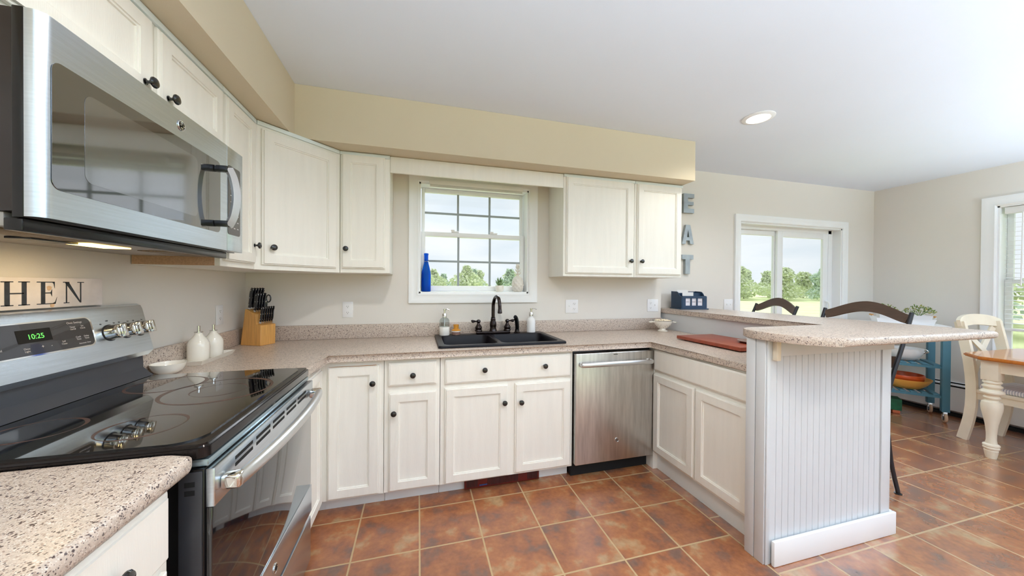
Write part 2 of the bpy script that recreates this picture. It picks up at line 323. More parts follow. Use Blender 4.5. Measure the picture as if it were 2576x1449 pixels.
# tile floor, in world metres
def tile(name, x0, px, y0, py, coat, cior):
    m = bpy.data.materials.new(name); m.use_nodes = True; nt = m.node_tree; b = nt.nodes['Principled BSDF']; L = nt.links; N = nt.nodes.new
    g = N('ShaderNodeNewGeometry'); s = N('ShaderNodeSeparateXYZ'); L.new(g.outputs['Position'], s.inputs[0])
    def mth(op, a, bb=None, c=None):
        q = N('ShaderNodeMath'); q.operation = op
        for i, v in enumerate((a, bb, c)):
            if v is None: continue
            if isinstance(v, (int, float)): q.inputs[i].default_value = v
            else: L.new(v, q.inputs[i])
        return q.outputs[0]
    wob = N('ShaderNodeTexNoise'); wob.inputs['Scale'].default_value = 30; L.new(g.outputs['Position'], wob.inputs['Vector'])
    u = mth('DIVIDE', mth('SUBTRACT', s.outputs[0], x0), px); v = mth('DIVIDE', mth('SUBTRACT', s.outputs[1], y0), py)
    def edge(t, p):
        f = mth('FRACT', t); d = mth('MINIMUM', f, mth('SUBTRACT', 1, f)); return mth('MULTIPLY', d, p)
    d = mth('ADD', mth('MINIMUM', edge(u, px), edge(v, py)), mth('MULTIPLY', mth('SUBTRACT', wob.outputs[0], .5), .002))
    gm = N('ShaderNodeMapRange'); gm.inputs[1].default_value = .0032; gm.inputs[2].default_value = .0048; L.new(d, gm.inputs[0])
    cid = N('ShaderNodeCombineXYZ'); L.new(mth('FLOOR', u), cid.inputs[0]); L.new(mth('FLOOR', v), cid.inputs[1])
    wn_ = N('ShaderNodeTexWhiteNoise'); L.new(cid.outputs[0], wn_.inputs['Vector'])
    off = N('ShaderNodeVectorMath'); off.operation = 'MULTIPLY_ADD'; L.new(wn_.outputs['Color'], off.inputs[0]); off.inputs[1].default_value = (9, 9, 9); L.new(g.outputs['Position'], off.inputs[2])
    n1 = N('ShaderNodeTexNoise'); n1.inputs['Scale'].default_value = 7.5; n1.inputs['Detail'].default_value = 4; n1.inputs['Roughness'].default_value = .52; L.new(off.outputs[0], n1.inputs['Vector'])
    r1 = N('ShaderNodeValToRGB'); e = r1.color_ramp.elements; e[0].position = .32; e[0].color = (*lin((120, 88, 74)), 1); e[1].position = .70; e[1].color = (*lin((176, 142, 104)), 1)
    a = e.new(.43); a.color = (*lin((146, 92, 64)), 1); a = e.new(.56); a.color = (*lin((166, 106, 68)), 1); L.new(n1.outputs[0], r1.inputs[0])
    n2 = N('ShaderNodeTexNoise'); n2.inputs['Scale'].default_value = 45; n2.inputs['Detail'].default_value = 4; L.new(off.outputs[0], n2.inputs['Vector'])
    mx = N('ShaderNodeMix'); mx.data_type = 'RGBA'; mx.blend_type = 'OVERLAY'; mx.inputs[0].default_value = .35; L.new(r1.outputs[0], mx.inputs[6]); L.new(n2.outputs[0], mx.inputs[7])
    gr = N('ShaderNodeMix'); gr.data_type = 'RGBA'; L.new(gm.outputs[0], gr.inputs[0]); gr.inputs[6].default_value = (*lin((190, 160, 118)), 1); L.new(mx.outputs[2], gr.inputs[7])
    L.new(gr.outputs[2], b.inputs['Base Color'])
    rm = N('ShaderNodeMapRange'); rm.inputs[3].default_value = .7; rm.inputs[4].default_value = .27; L.new(gm.outputs[0], rm.inputs[0]); L.new(rm.outputs[0], b.inputs['Roughness'])
    hb = mth('ADD', mth('MULTIPLY', gm.outputs[0], 1.0), mth('MULTIPLY', n1.outputs[0], .03))
    bp = N('ShaderNodeBump'); bp.inputs['Strength'].default_value = .35; bp.inputs['Distance'].default_value = .002; L.new(hb, bp.inputs['Height']); L.new(bp.outputs[0], b.inputs['Normal']); b.inputs['Coat Weight'].default_value = coat; b.inputs['Coat IOR'].default_value = cior; b.inputs['Coat Roughness'].default_value = .24
    return m
tile_m = tile('slate_look_tile', 1.146, .3157, -.668, .3165, .3, 1.5)
tile2_m = tile('slate_look_tile_dining', 3.03, .3195, -1.552, .385, 1.0, 2.0)
# beadboard etc done; ------------------------------------------------------------------ STRUCTURE
HC = 2.485; YB = .12; XR = 6.48; XJ = 3.335; YE = -5.6; WT = .16
bm = NB(); bx(bm, -.2, 2.73, YE, .3, -.1, 0); S('floor', bm, tile_m)
bm = NB(); bx(bm, 2.73, XR+.3, YE, .4, -.1, 0); S('floor_dining', bm, tile2_m)
bm = NB(); bx(bm, -.2, XR+.3, YE, .4, HC, HC+.12); S('ceiling', bm, ceil_m)
bm = NB(); bx(bm, -.16, 0, YE, .3, 0, HC); S('wall_left', bm, wall_m)
# kitchen back wall with window opening
WX0, WX1, WZ0, WZ1 = 1.137, 2.02, 1.244, 2.10
bm = NB()
for a in ((0, WX0, 0, HC), (WX1, XJ, 0, HC), (WX0, WX1, 0, WZ0), (WX0, WX1, WZ1, HC)): bx(bm, a[0], a[1], 0, WT, a[2], a[3])
S('wall_back', bm, wall_m)
DX0, DX1, DZ1 = 4.41, 5.93, 2.0
bm = NB()
for a in ((XJ, DX0, 0, HC), (DX1, XR, 0, HC), (DX0, DX1, DZ1, HC)): bx(bm, a[0], a[1], YB, YB+WT, a[2], a[3])
S('wall_back_dining', bm, wall_m)
# right wall, window opening
RY0, RY1, RZ0, RZ1 = -2.25, -.80, .62, 2.10
bm = NB()
for a in ((RY1, YB+WT, 0, HC), (YE, RY0, 0, HC), (RY0, RY1, 0, RZ0), (RY0, RY1, RZ1, HC)): bx(bm, XR, XR+.16, a[0], a[1], a[2], a[3])
S('wall_right', bm, wall_m)
# soffit above the cabinets (L)
bm = NB(); prism(bm, [(0.001, -.001), (.001, -3.6), (.428, -3.6), (.428, -.445), (3.29, -.445), (3.29, -.001)], 2.168, HC-.001)
S('trim_1', bm, soffit_m)
# casing helper: frame of moulding around opening in XZ, room side is -y
def casing(bm, x0, x1, z0, z1, w, y, t=.018, bottom=True, bot_ext=0):
    def strip(a, b, d):
        pass
    prof = [(0, 0), (0, t*.55), (w*.12, t*.9), (w*.3, t*.7), (w*.62, t*.75), (w*.8, t), (w, t), (w, 0)]  # offset from opening edge, thickness
    corners = [(x0, z0), (x0, z1), (x1, z1), (x1, z0)]; dirs = [(-1, -1), (-1, 1), (1, 1), (1, -1)]
    if not bottom: corners[0] = (x0, z0); corners[3] = (x1, z0); dirs[0] = (-1, 0); dirs[3] = (1, 0)
    rings = []
    for (cx, cz), (dx, dz) in zip(corners, dirs):
        rings.append([bm.verts.new((cx+dx*o, y-d, cz+dz*o)) for o, d in prof])
    n = len(prof); seq = list(zip(rings, rings[1:]))
    if bottom: seq.append((rings[3], rings[0]))
    for a, b_ in seq:
        for k in range(n-1): bm.faces.new((a[k], a[k+1], b_[k+1], b_[k]))
        bm.faces.new((a[n-1], a[0], b_[0], b_[n-1]))
    if not bottom:
        bm.faces.new(rings[0]); bm.faces.new(rings[3][::-1])
# kitchen window
w1 = SE('window_1', (0, 0, 0))
bm = NB(); casing(bm, WX0, WX1, WZ0, WZ1, .075, -.001); P('window_casing', bm, trim_m, w1)
bm = NB()
t = .012
for a in ((WX0, WX0+t, WZ0, WZ1), (WX1-t, WX1, WZ0, WZ1), (WX0, WX1, WZ0, WZ0+t), (WX0, WX1, WZ1-t, WZ1)): bx(bm, a[0], a[1], -.001, .14, a[2], a[3])
P('window_jamb', bm, trim_m, w1)
def sash(par, x0, x1, z0, z1, y0, y1, st, rail0, rail1, cols, rows, name='window_sash', mt=.016, flip=False):
    bm = NB()
    bx(bm, x0, x0+st, y0, y1, z0, z1, .003); bx(bm, x1-st, x1, y0, y1, z0, z1, .003)
    bx(bm, x0+st, x1-st, y0, y1, z0, z0+rail0, .003); bx(bm, x0+st, x1-st, y0, y1, z1-rail1, z1, .003)
    s = P(name, bm, vinyl_m, par)
    gx0, gx1, gz0, gz1 = x0+st, x1-st, z0+rail0, z1-rail1; ym = (y0+y1)/2
    bm = NB(); bx(bm, gx0, gx1, ym-.002, ym+.002, gz0, gz1); P('glass_pane', bm, glass_m, s)
    if cols > 1 or rows > 1:
        bm = NB()
        for i in range(1, cols): x = gx0+(gx1-gx0)*i/cols; bx(bm, x-mt/2, x+mt/2, ym-.008, ym+.004, gz0, gz1)
        for j in range(1, rows): z = gz0+(gz1-gz0)*j/rows; bx(bm, gx0, gx1, ym-.009, ym+.003, z-mt/2, z+mt/2)
        P('muntins', bm, trimg_m, s)
    return s
trimg_m = mat('muntin_backlit_grey', (150, 158, 160), .4, nscale=4, namt=.02)  # muntins darkened; their backlit shade is put into the colour
x0, x1 = WX0+.014, WX1-.014
sash(w1, x0+.004, x1-.004, 1.70, 2.088, .108, .134, .026, .03, .035, 3, 2)
sash(w1, x0, x1, WZ0+.014, 1.735, .078, .106, .034, .045, .036, 3, 2)
for lx in (1.42, 1.74):
    bm = NB(); bx(bm, lx-.03, lx+.03, .066, .1, 1.735, 1.747, .003); bx(bm, lx-.035, lx-.005, .06, .075, 1.742, 1.756, .003); P('sash_lock', bm, vinyl_m, w1)
# patio door
d1 = SE('door_1', (0, 0, 0))
bm = NB(); casing(bm, DX0, DX1, 0, DZ1, .078, YB-.001, .02, bottom=False); P('door_casing', bm, trim_m, d1)
bm = NB()
for a in ((DX0, DX0+.014, 0, DZ1), (DX1-.014, DX1, 0, DZ1), (DX0, DX1, DZ1-.014, DZ1), (DX0, DX1, 0, .02)): bx(bm, a[0], a[1], YB-.001, YB+.155, a[2], a[3])
bx(bm, DX0+.014, DX0+.055, YB+.085, YB+.15, .02, DZ1-.014); bx(bm, DX1-.08, DX1-.014, YB+.085, YB+.15, .02, DZ1-.014); bx(bm, DX0+.03, DX1-.03, YB+.085, YB+.15, DZ1-.05, DZ1-.014)
P('door_frame', bm, vinyl_m, d1)
sash(d1, 4.465, 5.115, .02, DZ1-.05, YB+.12, YB+.148, .075, .10, .055, 1, 1, 'fixed_door_panel')
s2 = sash(d1, 5.055, 5.85, .02, DZ1-.05, YB+.088, YB+.116, .08, .10, .065, 1, 1, 'sliding_door_panel')
bm = NB(); tube(bm, spline([(5.81, YB+.085, .95), (5.81, YB+.045, .98), (5.81, YB+.045, 1.12), (5.81, YB+.085, 1.15)], 5), .009, 8); P('door_handle', bm, vinyl_m, s2)
# dining window in right wall (local frame: x along wall, room side -y)
w2 = SE('window_2', (XR, 0, 0), -PI/2)   # local x -> world -y ; local -y -> world -x
lx0, lx1 = -RY1, -RY0
bm = NB(); casing(bm, lx0, lx1, RZ0, RZ1, .09, -.001, .02); P('window_casing', bm, trim_m, w2)
bm = NB()
for a in ((lx0, lx0+.014, RZ0, RZ1), (lx1-.014, lx1, RZ0, RZ1), (lx0, lx1, RZ0, RZ0+.014), (lx0, lx1, RZ1-.014, RZ1)): bx(bm, a[0], a[1], -.001, .155, a[2], a[3])
P('window_jamb', bm, trim_m, w2)
for a, b_ in ((lx0+.015, (lx0+lx1)/2-.02), ((lx0+lx1)/2+.02, lx1-.015)):
    sash(w2, a, b_, 1.36, RZ1-.015, .12, .145, .04, .04, .05, 1, 1); sash(w2, a, b_, RZ0+.015, 1.40, .09, .117, .045, .06, .04, 1, 1)
bm = NB(); bx(bm, (lx0+lx1)/2-.02, (lx0+lx1)/2+.02, .08, .15, RZ0+.014, RZ1-.014); P('mullion', bm, vinyl_m, w2)
# peninsula end wall and pony wall
bm = NB(); bx(bm, 3.365, 3.50, -1.392, YB-.002, 0, 1.06); bx(bm, 2.712, 3.56, -1.492, -1.394, 0, 1.06)
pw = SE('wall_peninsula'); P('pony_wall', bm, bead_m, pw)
bm = NB(); x = 2.735; pts = []
n = 19; pitch = (3.50-2.735)/n
for i in range(n):
    xx = 2.735+i*pitch; pts += [(xx, -1.4995), (xx+pitch-.006, -1.4995), (xx+pitch-.0045, -1.4965), (xx+pitch-.0015, -1.4965)]
pts += [(3.50, -1.4995), (3.50, -1.493), (2.735, -1.493)]
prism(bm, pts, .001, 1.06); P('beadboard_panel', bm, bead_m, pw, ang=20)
bm = NB(); bx(bm, 3.502, 3.57, -1.506, -1.493, .001, 1.06, .002); bx(bm, 3.561, 3.572, -1.492, -1.396, .001, 1.06, .002); P('corner_board', bm, bead_m, pw)
bm = NB(); bx(bm, 2.704, 2.7115, -1.496, -1.45, .001, 1.06, .002); bx(bm, 2.704, 2.7115, -1.447, -1.40, .001, 1.06, .002); bx(bm, 2.712, 2.733, -1.502, -1.493, .001, 1.06, .002); P('end_board', bm, bead_m, pw)
bm = NB(); bx(bm, 2.738, 3.592, -1.524, -1.507, .001, .118, .004); bx(bm, 3.575, 3.592, -1.507, -1.40, .001, .118, .004); P('baseboard', bm, trim_m, pw)
bm = NB(); bx(bm, 2.77, 3.572, -1.516, -1.507, .985, 1.06, .002); P('apron_board', bm, bead_m, pw)
bm = NB(); bx(bm, 2.742, 2.768, -1.522, -1.5, .965, 1.058, .002); P('support_cleat', bm, mat('cream_cleat', (234, 224, 204), .6, nscale=10, namt=.05), pw)
# baseboards / heater
bm = NB(); bx(bm, XJ+.2, DX0-.09, YB-.014, YB-.001, 0, .09, .003); bx(bm, DX1+.09, XR-.001, YB-.014, YB-.001, 0, .09, .003); S('baseboard_back', bm, trim_m)
# ------------------------------------------------------------------ cabinets
def panel_door(bm, x0, x1, z0, z1, y, t=.019, fr=.052, rec=.007):
    """front faces -y at y-t"""
    yf = y-t; b = .0035; o = .005
    def ring(xa, xb, za, zb, yy): return [bm.verts.new(p) for p in ((xa, yy, za), (xb, yy, za), (xb, yy, zb), (xa, yy, zb))]
    R = [ring(x0, x1, z0, z1, y), ring(x0, x1, z0, z1, yf+.009), ring(x0+.002, x1-.002, z0+.002, z1-.002, yf+.0075), ring(x0+.007, x1-.007, z0+.007, z1-.007, yf+.0065), ring(x0+.0085, x1-.0085, z0+.0085, z1-.0085, yf)]
    f = fr
    R += [ring(x0+f, x1-f, z0+f, z1-f, yf), ring(x0+f+.0008, x1-f-.0008, z0+f+.0008, z1-f-.0008, yf+.0045), ring(x0+f+.0065, x1-f-.0065, z0+f+.0065, z1-f-.0065, yf+.0055), ring(x0+f+.0075, x1-f-.0075, z0+f+.0075, z1-f-.0075, yf+rec+.004)]
    bm.faces.new(R[0]); bm.faces.new(R[-1][::-1])
    for a, c in zip(R, R[1:]):
        for i in range(4): bm.faces.new((a[i], c[i], c[(i+1) % 4], a[(i+1) % 4]))
def slab_front(bm, x0, x1, z0, z1, y, t=.019):
    yf = y-t
    def ring(xa, xb, za, zb, yy): return [bm.verts.new(p) for p in ((xa, yy, za), (xb, yy, za), (xb, yy, zb), (xa, yy, zb))]
    R = [ring(x0, x1, z0, z1, y), ring(x0, x1, z0, z1, yf+.008), ring(x0+.004, x1-.004, z0+.004, z1-.004, yf+.005), ring(x0+.009, x1-.009, z0+.009, z1-.009, yf+.004), ring(x0+.0105, x1-.0105, z0+.0105, z1-.0105, yf)]
    bm.faces.new(R[0]); bm.faces.new(R[-1][::-1])
    for a, c in zip(R, R[1:]):
        for i in range(4): bm.faces.new((a[i], c[i], c[(i+1) % 4], a[(i+1) % 4]))
KN = None
def knob_bm():
    b = NB()
    lathe(b, [(.0095, 0), (.0095, .002), (.0055, .004), (.0045, .010), (.0065, .015), (.0135, .018), (.0165, .021), (.0165, .024), (.014, .0275), (.0075, .0295), (0, .030)], 20, Matrix.Rotation(PI/2, 4, 'X'))
    return b
knob_me = None
def knob(par, x, y, z):
    global knob_me
    if knob_me is None: knob_me = mesh('knob', knob_bm(), knob_m)
    o = link('knob', knob_me, par); o.location = (x, y, z); return o
def cabinet(label, loc, rz, w, d, z0, z1, fronts, group, toe=None, side=cab_m, name='kitchen_cabinet', bodypoly=None, top_trim=True, cat='cabinet', open_top=False):
    """local: x 0..w, y 0 back .. -d face, fronts list (kind,x0,x1,z0,z1,[(kx,kz)..])"""
    r = T(name, label, cat, (loc[0], loc[1], 0 if toe is not None else z0), rz, group)
    oz = 0 if toe is not None else z0
    bm = NB()
    if open_top:
        for a in ((.0008, .018, -d, -.002), (w-.018, w-.0008, -d, -.002), (.018, w-.018, -d, -d+.019), (.018, w-.018, -.012, -.002)): bx(bm, *a, z0-oz, z1-oz)
        bx(bm, .018, w-.018, -d+.019, -.012, z0-oz, z0-oz+.018)
    else: bx(bm, .0008, w-.0008, -d, -.002, z0-oz, z1-oz, .0015, 1)
    P('cabinet_body', bm, side, r)
    if toe is not None:
        bm = NB(); bx(bm, .0008, w-.0008, -d+toe, -.003, .0005, z0-.0006); P('toe_kick', bm, toe_m, r)
    elif top_trim:
        bm = NB(); bx(bm, .0008, w-.0008, -d-.012, -d-.0004, z1-oz-.022, z1-oz-.001, .002); P('top_moulding', bm, cabend_m, r)
    for k, a, b_, c, e, kn in fronts:
        bm = NB()
        (panel_door if k != 'drawer' else slab_front)(bm, a, b_, c-oz, e-oz, -d-.0006)
        o = P('door' if k == 'door' else 'drawer', bm, cab_m, r, ang=25) if k != 'flat' else P('false_front', bm, cab_m, r, ang=25)
        for kx, kz in kn: knob(o, kx, -d-.0198, kz-oz)
    return r
def flat_front(r, a, b_, c, e, d, kn):
    bm = NB(); slab_front(bm, a, b_, c, e, -d-.0006); o = P('false_drawer_front', bm, cab_m, r, ang=25)
    for kx, kz in kn: knob(o, kx, -d-.0198, kz)
UPG = 'white upper cabinets'; LOG = 'white base cabinets'
ZB, ZT = 1.384, 2.165
# upper, left wall : local x runs toward +y, face toward +x
cabinet('short white two-door cabinet mounted directly above the microwave', (0, -1.80), PI/2, .838, .305, 1.862, ZT,
        [('door', .012, .425, 1.885, 2.135, [(.39, 1.925)]), ('door', .455, .828, 1.885, 2.135, [(.49, 1.925)])], UPG)
cabinet('narrow white upper cabinet between the microwave and the diagonal corner cabinet', (0, -.96), PI/2, .315, .305, ZB, ZT,
        [('door', .02, .295, 1.41, 2.137, [(.272, 1.505)])], UPG)
# diagonal corner
r = T('kitchen_cabinet', 'wide white upper cabinet set diagonally across the left corner', 'cabinet', (0, 0, ZB), 0, UPG)
bm = NB(); prism(bm, [(.002, -.002), (.002, -.6435), (.306, -.6435), (.6435, -.306), (.6435, -.002)], 0, ZT-ZB); P('cabinet_body', bm, cab_m, r)
dg = T('tmp', '', ''); bpy.data.objects.remove(dg)
Md = Matrix.Translation((.306, -.6435, 0)) @ Matrix.Rotation(PI/4, 4, 'Z')
Ld = math.hypot(.3375, .3375)
bm = NB(); panel_door(bm, .03, Ld-.03, .026, .745, -.0006, fr=.055); bmesh.ops.transform(bm, matrix=Md, verts=bm.verts)
dd = P('door', bm, cab_m, r, ang=25)
k = knob(dd, 0, 0, 0); k.location = Md @ Vector((.075, -.0198, .12)); k.rotation_euler = (0, 0, PI/4)
bm = NB(); bx(bm, 0.008, Ld-.008, -.012, -.0004, ZT-ZB-.022, ZT-ZB-.001, .002, mat=Md); P('top_moulding', bm, cabend_m, r)
cabinet('narrow white upper cabinet just left of the kitchen window', (.6455, 0), 0, .303, .305, ZB, ZT,
        [('door', .012, .272, 1.413, 2.148, [(.04, 1.537)])], UPG)
cabinet('wider white upper cabinet right of the kitchen window', (2.20, 0), 0, .625, .305, ZB, ZT,
        [('door', .022, .605, 1.405, 2.145, [(.578, 1.512)])], UPG)
cabinet('narrower white upper cabinet at the right end of the soffit', (2.8265, 0), 0, .462, .305, ZB, ZT,
        [('door', .02, .448, 1.405, 2.145, [(.052, 1.512)])], UPG)
bm = NB(); bx(bm, .9495, 2.199, -.305, -.288, 2.058, ZT-.001, .0015)
one('window_valance', bm, cab_m, 'plain white valance board bridging the upper cabinets above the sink window', 'valance')
# raised blind
t_ = T('raised_blind', 'raised white blind tucked behind the valance at top of sink window', 'blind', (1.58, -.04, 2.062))
bm = NB(); bx(bm, -.37, .37, -.028, .012, .01, .045, .003); P('headrail', bm, blind_m, t_)
bm = NB()
for i in range(4): bx(bm, -.365, .365, -.024, .008, -.008+i*.0045, -.0050+i*.0045)
P('stacked_slats', bm, blind_m, t_)
# base cabinets ------------------------------------------------------------
ZC = .874
# corner (L-shaped with two doors)
r = T('corner_cabinet', 'white L-shaped base cabinet in the left corner with two tall doors', 'cabinet', (0, 0, 0), 0, LOG)
bm = NB(); prism(bm, [(.003, -.003), (.003, -.955), (.61, -.955), (.61, -.61), (.942, -.61), (.942, -.003)], .09, ZC-.001); P('cabinet_body', bm, cab_m, r)
bm = NB(); prism(bm, [(.003, -.003), (.003, -.955), (.545, -.955), (.545, -.535), (.942, -.535), (.942, -.003)], .0005, .0895); P('toe_kick', bm, toe_m, r)
bm = NB(); panel_door(bm, .648, .918, .10, .845, -.6106); o = P('door', bm, cab_m, r, ang=25); knob(o, .885, -.6298, .745)
bm = NB(); prism(bm, [(.655, .8458), (.70, .8475), (.80, .8468), (.90, .8478), (.905, .8455)], -.6297, -.6250, MXZ); P('paint_chip', bm, peel_m, o)
Ml = Matrix.Translation((.61, -.945, 0)) @ Matrix.Rotation(PI/2, 4, 'Z')
bm = NB(); panel_door(bm, .008, .302, .10, .845, -.0006); bmesh.ops.transform(bm, matrix=Ml, verts=bm.verts); P('door', bm, cab_m, r, ang=25)
cabinet('slim white base cabinet with one drawer over one door, left of the sink base', (.9435, 0), 0, .320, .61, .09, ZC-.001,
        [('drawer', .024, .298, .714, .852, [(.162, .778)]), ('door', .028, .300, .10, .675, [(.056, .562)])], LOG, toe=.075)
r = cabinet('wide white sink base cabinet with false drawer front and two doors', (1.265, 0), 0, .876, .61, .09, ZC-.001,
        [('door', .027, .424, .097, .680, [(.397, .568)]), ('door', .470, .858, .103, .680, [(.507, .562)])], LOG, toe=.075, open_top=True)
flat_front(r, .027, .856, .705, .855, .61, [(.268, .784), (.667, .786)])
# peninsula base, faces -x : local x -> world -y, rz=-90
r = cabinet('white peninsula base cabinet with blank top panel and two doors', (3.362, -.6405), -PI/2, .748, .592, .118, ZC-.001,
        [('door', .004, .375, .135, .690, []), ('door', .386, .744, .135, .690, [])], LOG, toe=.028)
flat_front(r, .010, .744, .715, .862, .592, [])
bm = NB(); bx(bm, 2.762, 2.80, -.6395, -.045, .0005, ZC-.002); one('filler_panel', bm, cab_m, 'narrow white filler strip between dishwasher and peninsula cabinet', 'panel')
# near-left base
cabinet('white base cabinet at lower left with drawer and black knob, nearest the camera', (0, -2.14), PI/2, .338, .605, .09, ZC-.001,
        [('drawer', .012, .318, .715, .862, [(.165, .79)]), ('door', .012, .318, .10, .69, [])], LOG, toe=.075)
cabinet('second white base cabinet on the left wall beyond the picture edge', (0, -2.80), PI/2, .656, .605, .09, ZC-.001,
        [('door', .012, .32, .10, .86, []), ('door', .335, .645, .10, .86, [])], LOG, toe=.075)
# ------------------------------------------------------------------ countertops
def slab(pts, z0, z1, round_edges, rad=.015, seg=4):
    bm = NB(); prism(bm, pts, z0, z1)
    es = []
    for e in bm.edges:
        a, c = e.verts[0].co, e.verts[1].co
        if abs(a.z-c.z) < 1e-6:
            for (p, q) in round_edges:
                mid = (a+c)/2; P0 = Vector((*p, mid.z)); Q0 = Vector((*q, mid.z)); L_ = (Q0-P0).length
                if (P0-mid).length+(Q0-mid).length < L_+1e-4: es.append(e); break
    bmesh.ops.bevel(bm, geom=es, offset=rad, segments=seg, affect='EDGES', profile=.5)
    return bm
r = T('countertop', 'speckled beige laminate countertop running around the corner, sink and peninsula', 'countertop', (0, 0, .8745))
sx0, sx1, sy0, sy1 = 1.275, 2.098, -.555, -.07
poly = [(.0015, -.0015), (.0015, -.9565), (.645, -.9565), (.645, -.634), (2.744, -.634), (2.744, -1.388), (3.362, -1.388), (3.362, -.0015)]
bm = slab(poly, 0, .0395, [((.645, -.9565), (.645, -.634)), ((.645, -.634), (2.744, -.634)), ((2.744, -.634), (2.744, -1.388))], .014)
ct = P('worktop', bm, lam_m, r)
cut = NB(); bx(cut, sx0, sx1, sy0, sy1, -.2, .2); cme = bpy.data.meshes.new('cut'); cut.to_mesh(cme); cut.free()
co = bpy.data.objects.new('cut', cme); COL.objects.link(co); co.location = (0, 0, .8745)
bo = ct.modifiers.new('b', 'BOOLEAN'); bo.object = co; bo.solver = 'EXACT'; bo.operation = 'DIFFERENCE'
bpy.context.view_layer.update()
dgp = bpy.context.evaluated_depsgraph_get(); nm = bpy.data.meshes.new_from_object(ct.evaluated_get(dgp)); ct.modifiers.clear(); ct.data = nm
if not nm.materials: nm.materials.append(lam_m)
bpy.data.objects.remove(co)
bm = NB()
bx(bm, .0015, .021, -.9565, -.0225, .040, .142, .003); bx(bm, .0015, XJ-.005, -.021, -.0015, .040, .142, .003)
P('backsplash', bm, lam_m, r)
bm = slab([(.0015, -1.762), (.0015, -2.80), (.638, -2.80), (.638, -1.785), (.632, -1.768), (.615, -1.762)], 0, .0395, [((.638, -2.80), (.638, -1.785)), ((.638, -1.785), (.632, -1.768)), ((.632, -1.768), (.615, -1.762))], .013)
r = T('countertop', 'speckled beige laminate countertop piece in front of the range, lower left', 'countertop', (0, 0, .8745)); P('worktop', bm, lam_m, r)
bm = NB(); bx(bm, .0015, .021, -2.80, -1.765, .040, .142, .003); P('backsplash', bm, lam_m, r)
# raised bar
r = T('bar_countertop', 'raised speckled laminate bar top with rounded end over the peninsula', 'countertop', (0, 0, 1.0615))
pts = [(3.345, YB-.002), (3.345, -1.335), (2.78, -1.335), (2.735, -1.355), (2.70, -1.40), (2.685, -1.47), (2.688, -1.545), (2.708, -1.615), (2.745, -1.67), (2.80, -1.712), (2.86, -1.735), (3.90, -1.735), (3.90, YB-.002)]
edges = [((3.345, YB-.002), (3.345, -1.335)), ((2.86, -1.735), (3.90, -1.735)), ((3.90, -1.735), (3.90, YB-.002))]
curve = [pts[i:i+2] for i in range(2, 10)]
bm = slab(pts, 0, .0385, edges, .0165, 5)
es = []
for e in bm.edges:
    a, c = e.verts[0].co, e.verts[1].co
    if abs(a.z-c.z) < 1e-6 and (a.z < 1e-5 or a.z > .0384) and a.x < 2.87 and c.x < 2.87 and len(e.link_faces) == 2 and e.calc_face_angle(0) > 1.2: es.append(e)
bmesh.ops.bevel(bm, geom=es, offset=.0025, segments=2, affect='EDGES', profile=.5)
P('worktop', bm, lam_m, r)
# ------------------------------------------------------------------ sink
r = T('kitchen_sink', 'black double-bowl drop-in sink set in the countertop below the window', 'sink', (0, 0, .9145))
X0, X1, Y0, Y1 = 1.254, 2.118, -.575, -.048; zt = .016; zbot = -.19
div = 1.66
def bowl_ring(x0, x1, y0, y1, z, rr, n=5):
    out = []
    for cx, cy, a0 in ((x1-rr, y1-rr, 0), (x0+rr, y1-rr, 90), (x0+rr, y0+rr, 180), (x1-rr, y0+rr, 270)):
        for i in range(n): a = math.radians(a0+90*i/(n-1)); out.append((cx+rr*math.cos(a), cy+rr*math.sin(a), z))
    return out
bm = NB()
B1 = (X0+.04, div-.014, Y0+.035, Y1-.092); B2 = (div+.014, X1-.04, Y0+.035, Y1-.092)
# rim outer
def loop(pts): return [bm.verts.new(p) for p in pts]
def bridge(a, b_):
    n = len(a)
    for i in range(n): bm.faces.new((a[i], a[(i+1) % n], b_[(i+1) % n], b_[i]))
o0 = loop(bowl_ring(X0, X1, Y0, Y1, .0005, .02)); o1 = loop(bowl_ring(X0, X1, Y0, Y1, zt-.006, .02)); o2 = loop(bowl_ring(X0+.004, X1-.004, Y0+.004, Y1-.004, zt, .018))
bridge(o0, o1); bridge(o1, o2)
tops = []
for (a, c, d_, e_) in (B1, B2):
    i0 = loop(bowl_ring(a, c, d_, e_, zt, .045)); i1 = loop(bowl_ring(a+.004, c-.004, d_+.004, e_-.004, zt-.007, .043)); i2 = loop(bowl_ring(a+.010, c-.010, d_+.010, e_-.010, zbot+.03, .05)); i3 = loop(bowl_ring(a+.035, c-.035, d_+.035, e_-.035, zbot, .05))
    bridge(i0, i1); bridge(i1, i2); bridge(i2, i3); bm.faces.new(i3); tops.append(i0)
ed = []
for L_ in [o2]+tops:
    for i in range(len(L_)):
        e = bm.edges.get((L_[i], L_[(i+1) % len(L_)])); ed.append(e)
bmesh.ops.triangle_fill(bm, use_beauty=True, use_dissolve=False, edges=ed)
bmesh.ops.dissolve_limit(bm, angle_limit=.01, verts=[v for v in bm.verts], edges=[e for e in bm.edges if all(abs(v.co.z-zt) < 1e-6 for v in e.verts)])
P('sink_basin', bm, sink_m, r)
for cx in ((B1[0]+B1[1])/2, (B2[0]+B2[1])/2):
    bm = NB(); lathe(bm, [(.045, 0), (.045, .003), (.038, .004), (.03, .001), (0, .001)], 20, Matrix.Translation((cx, -.33, zbot+.0005))); P('drain', bm, chrome_m, r)
DK = .9145+zt+.0006
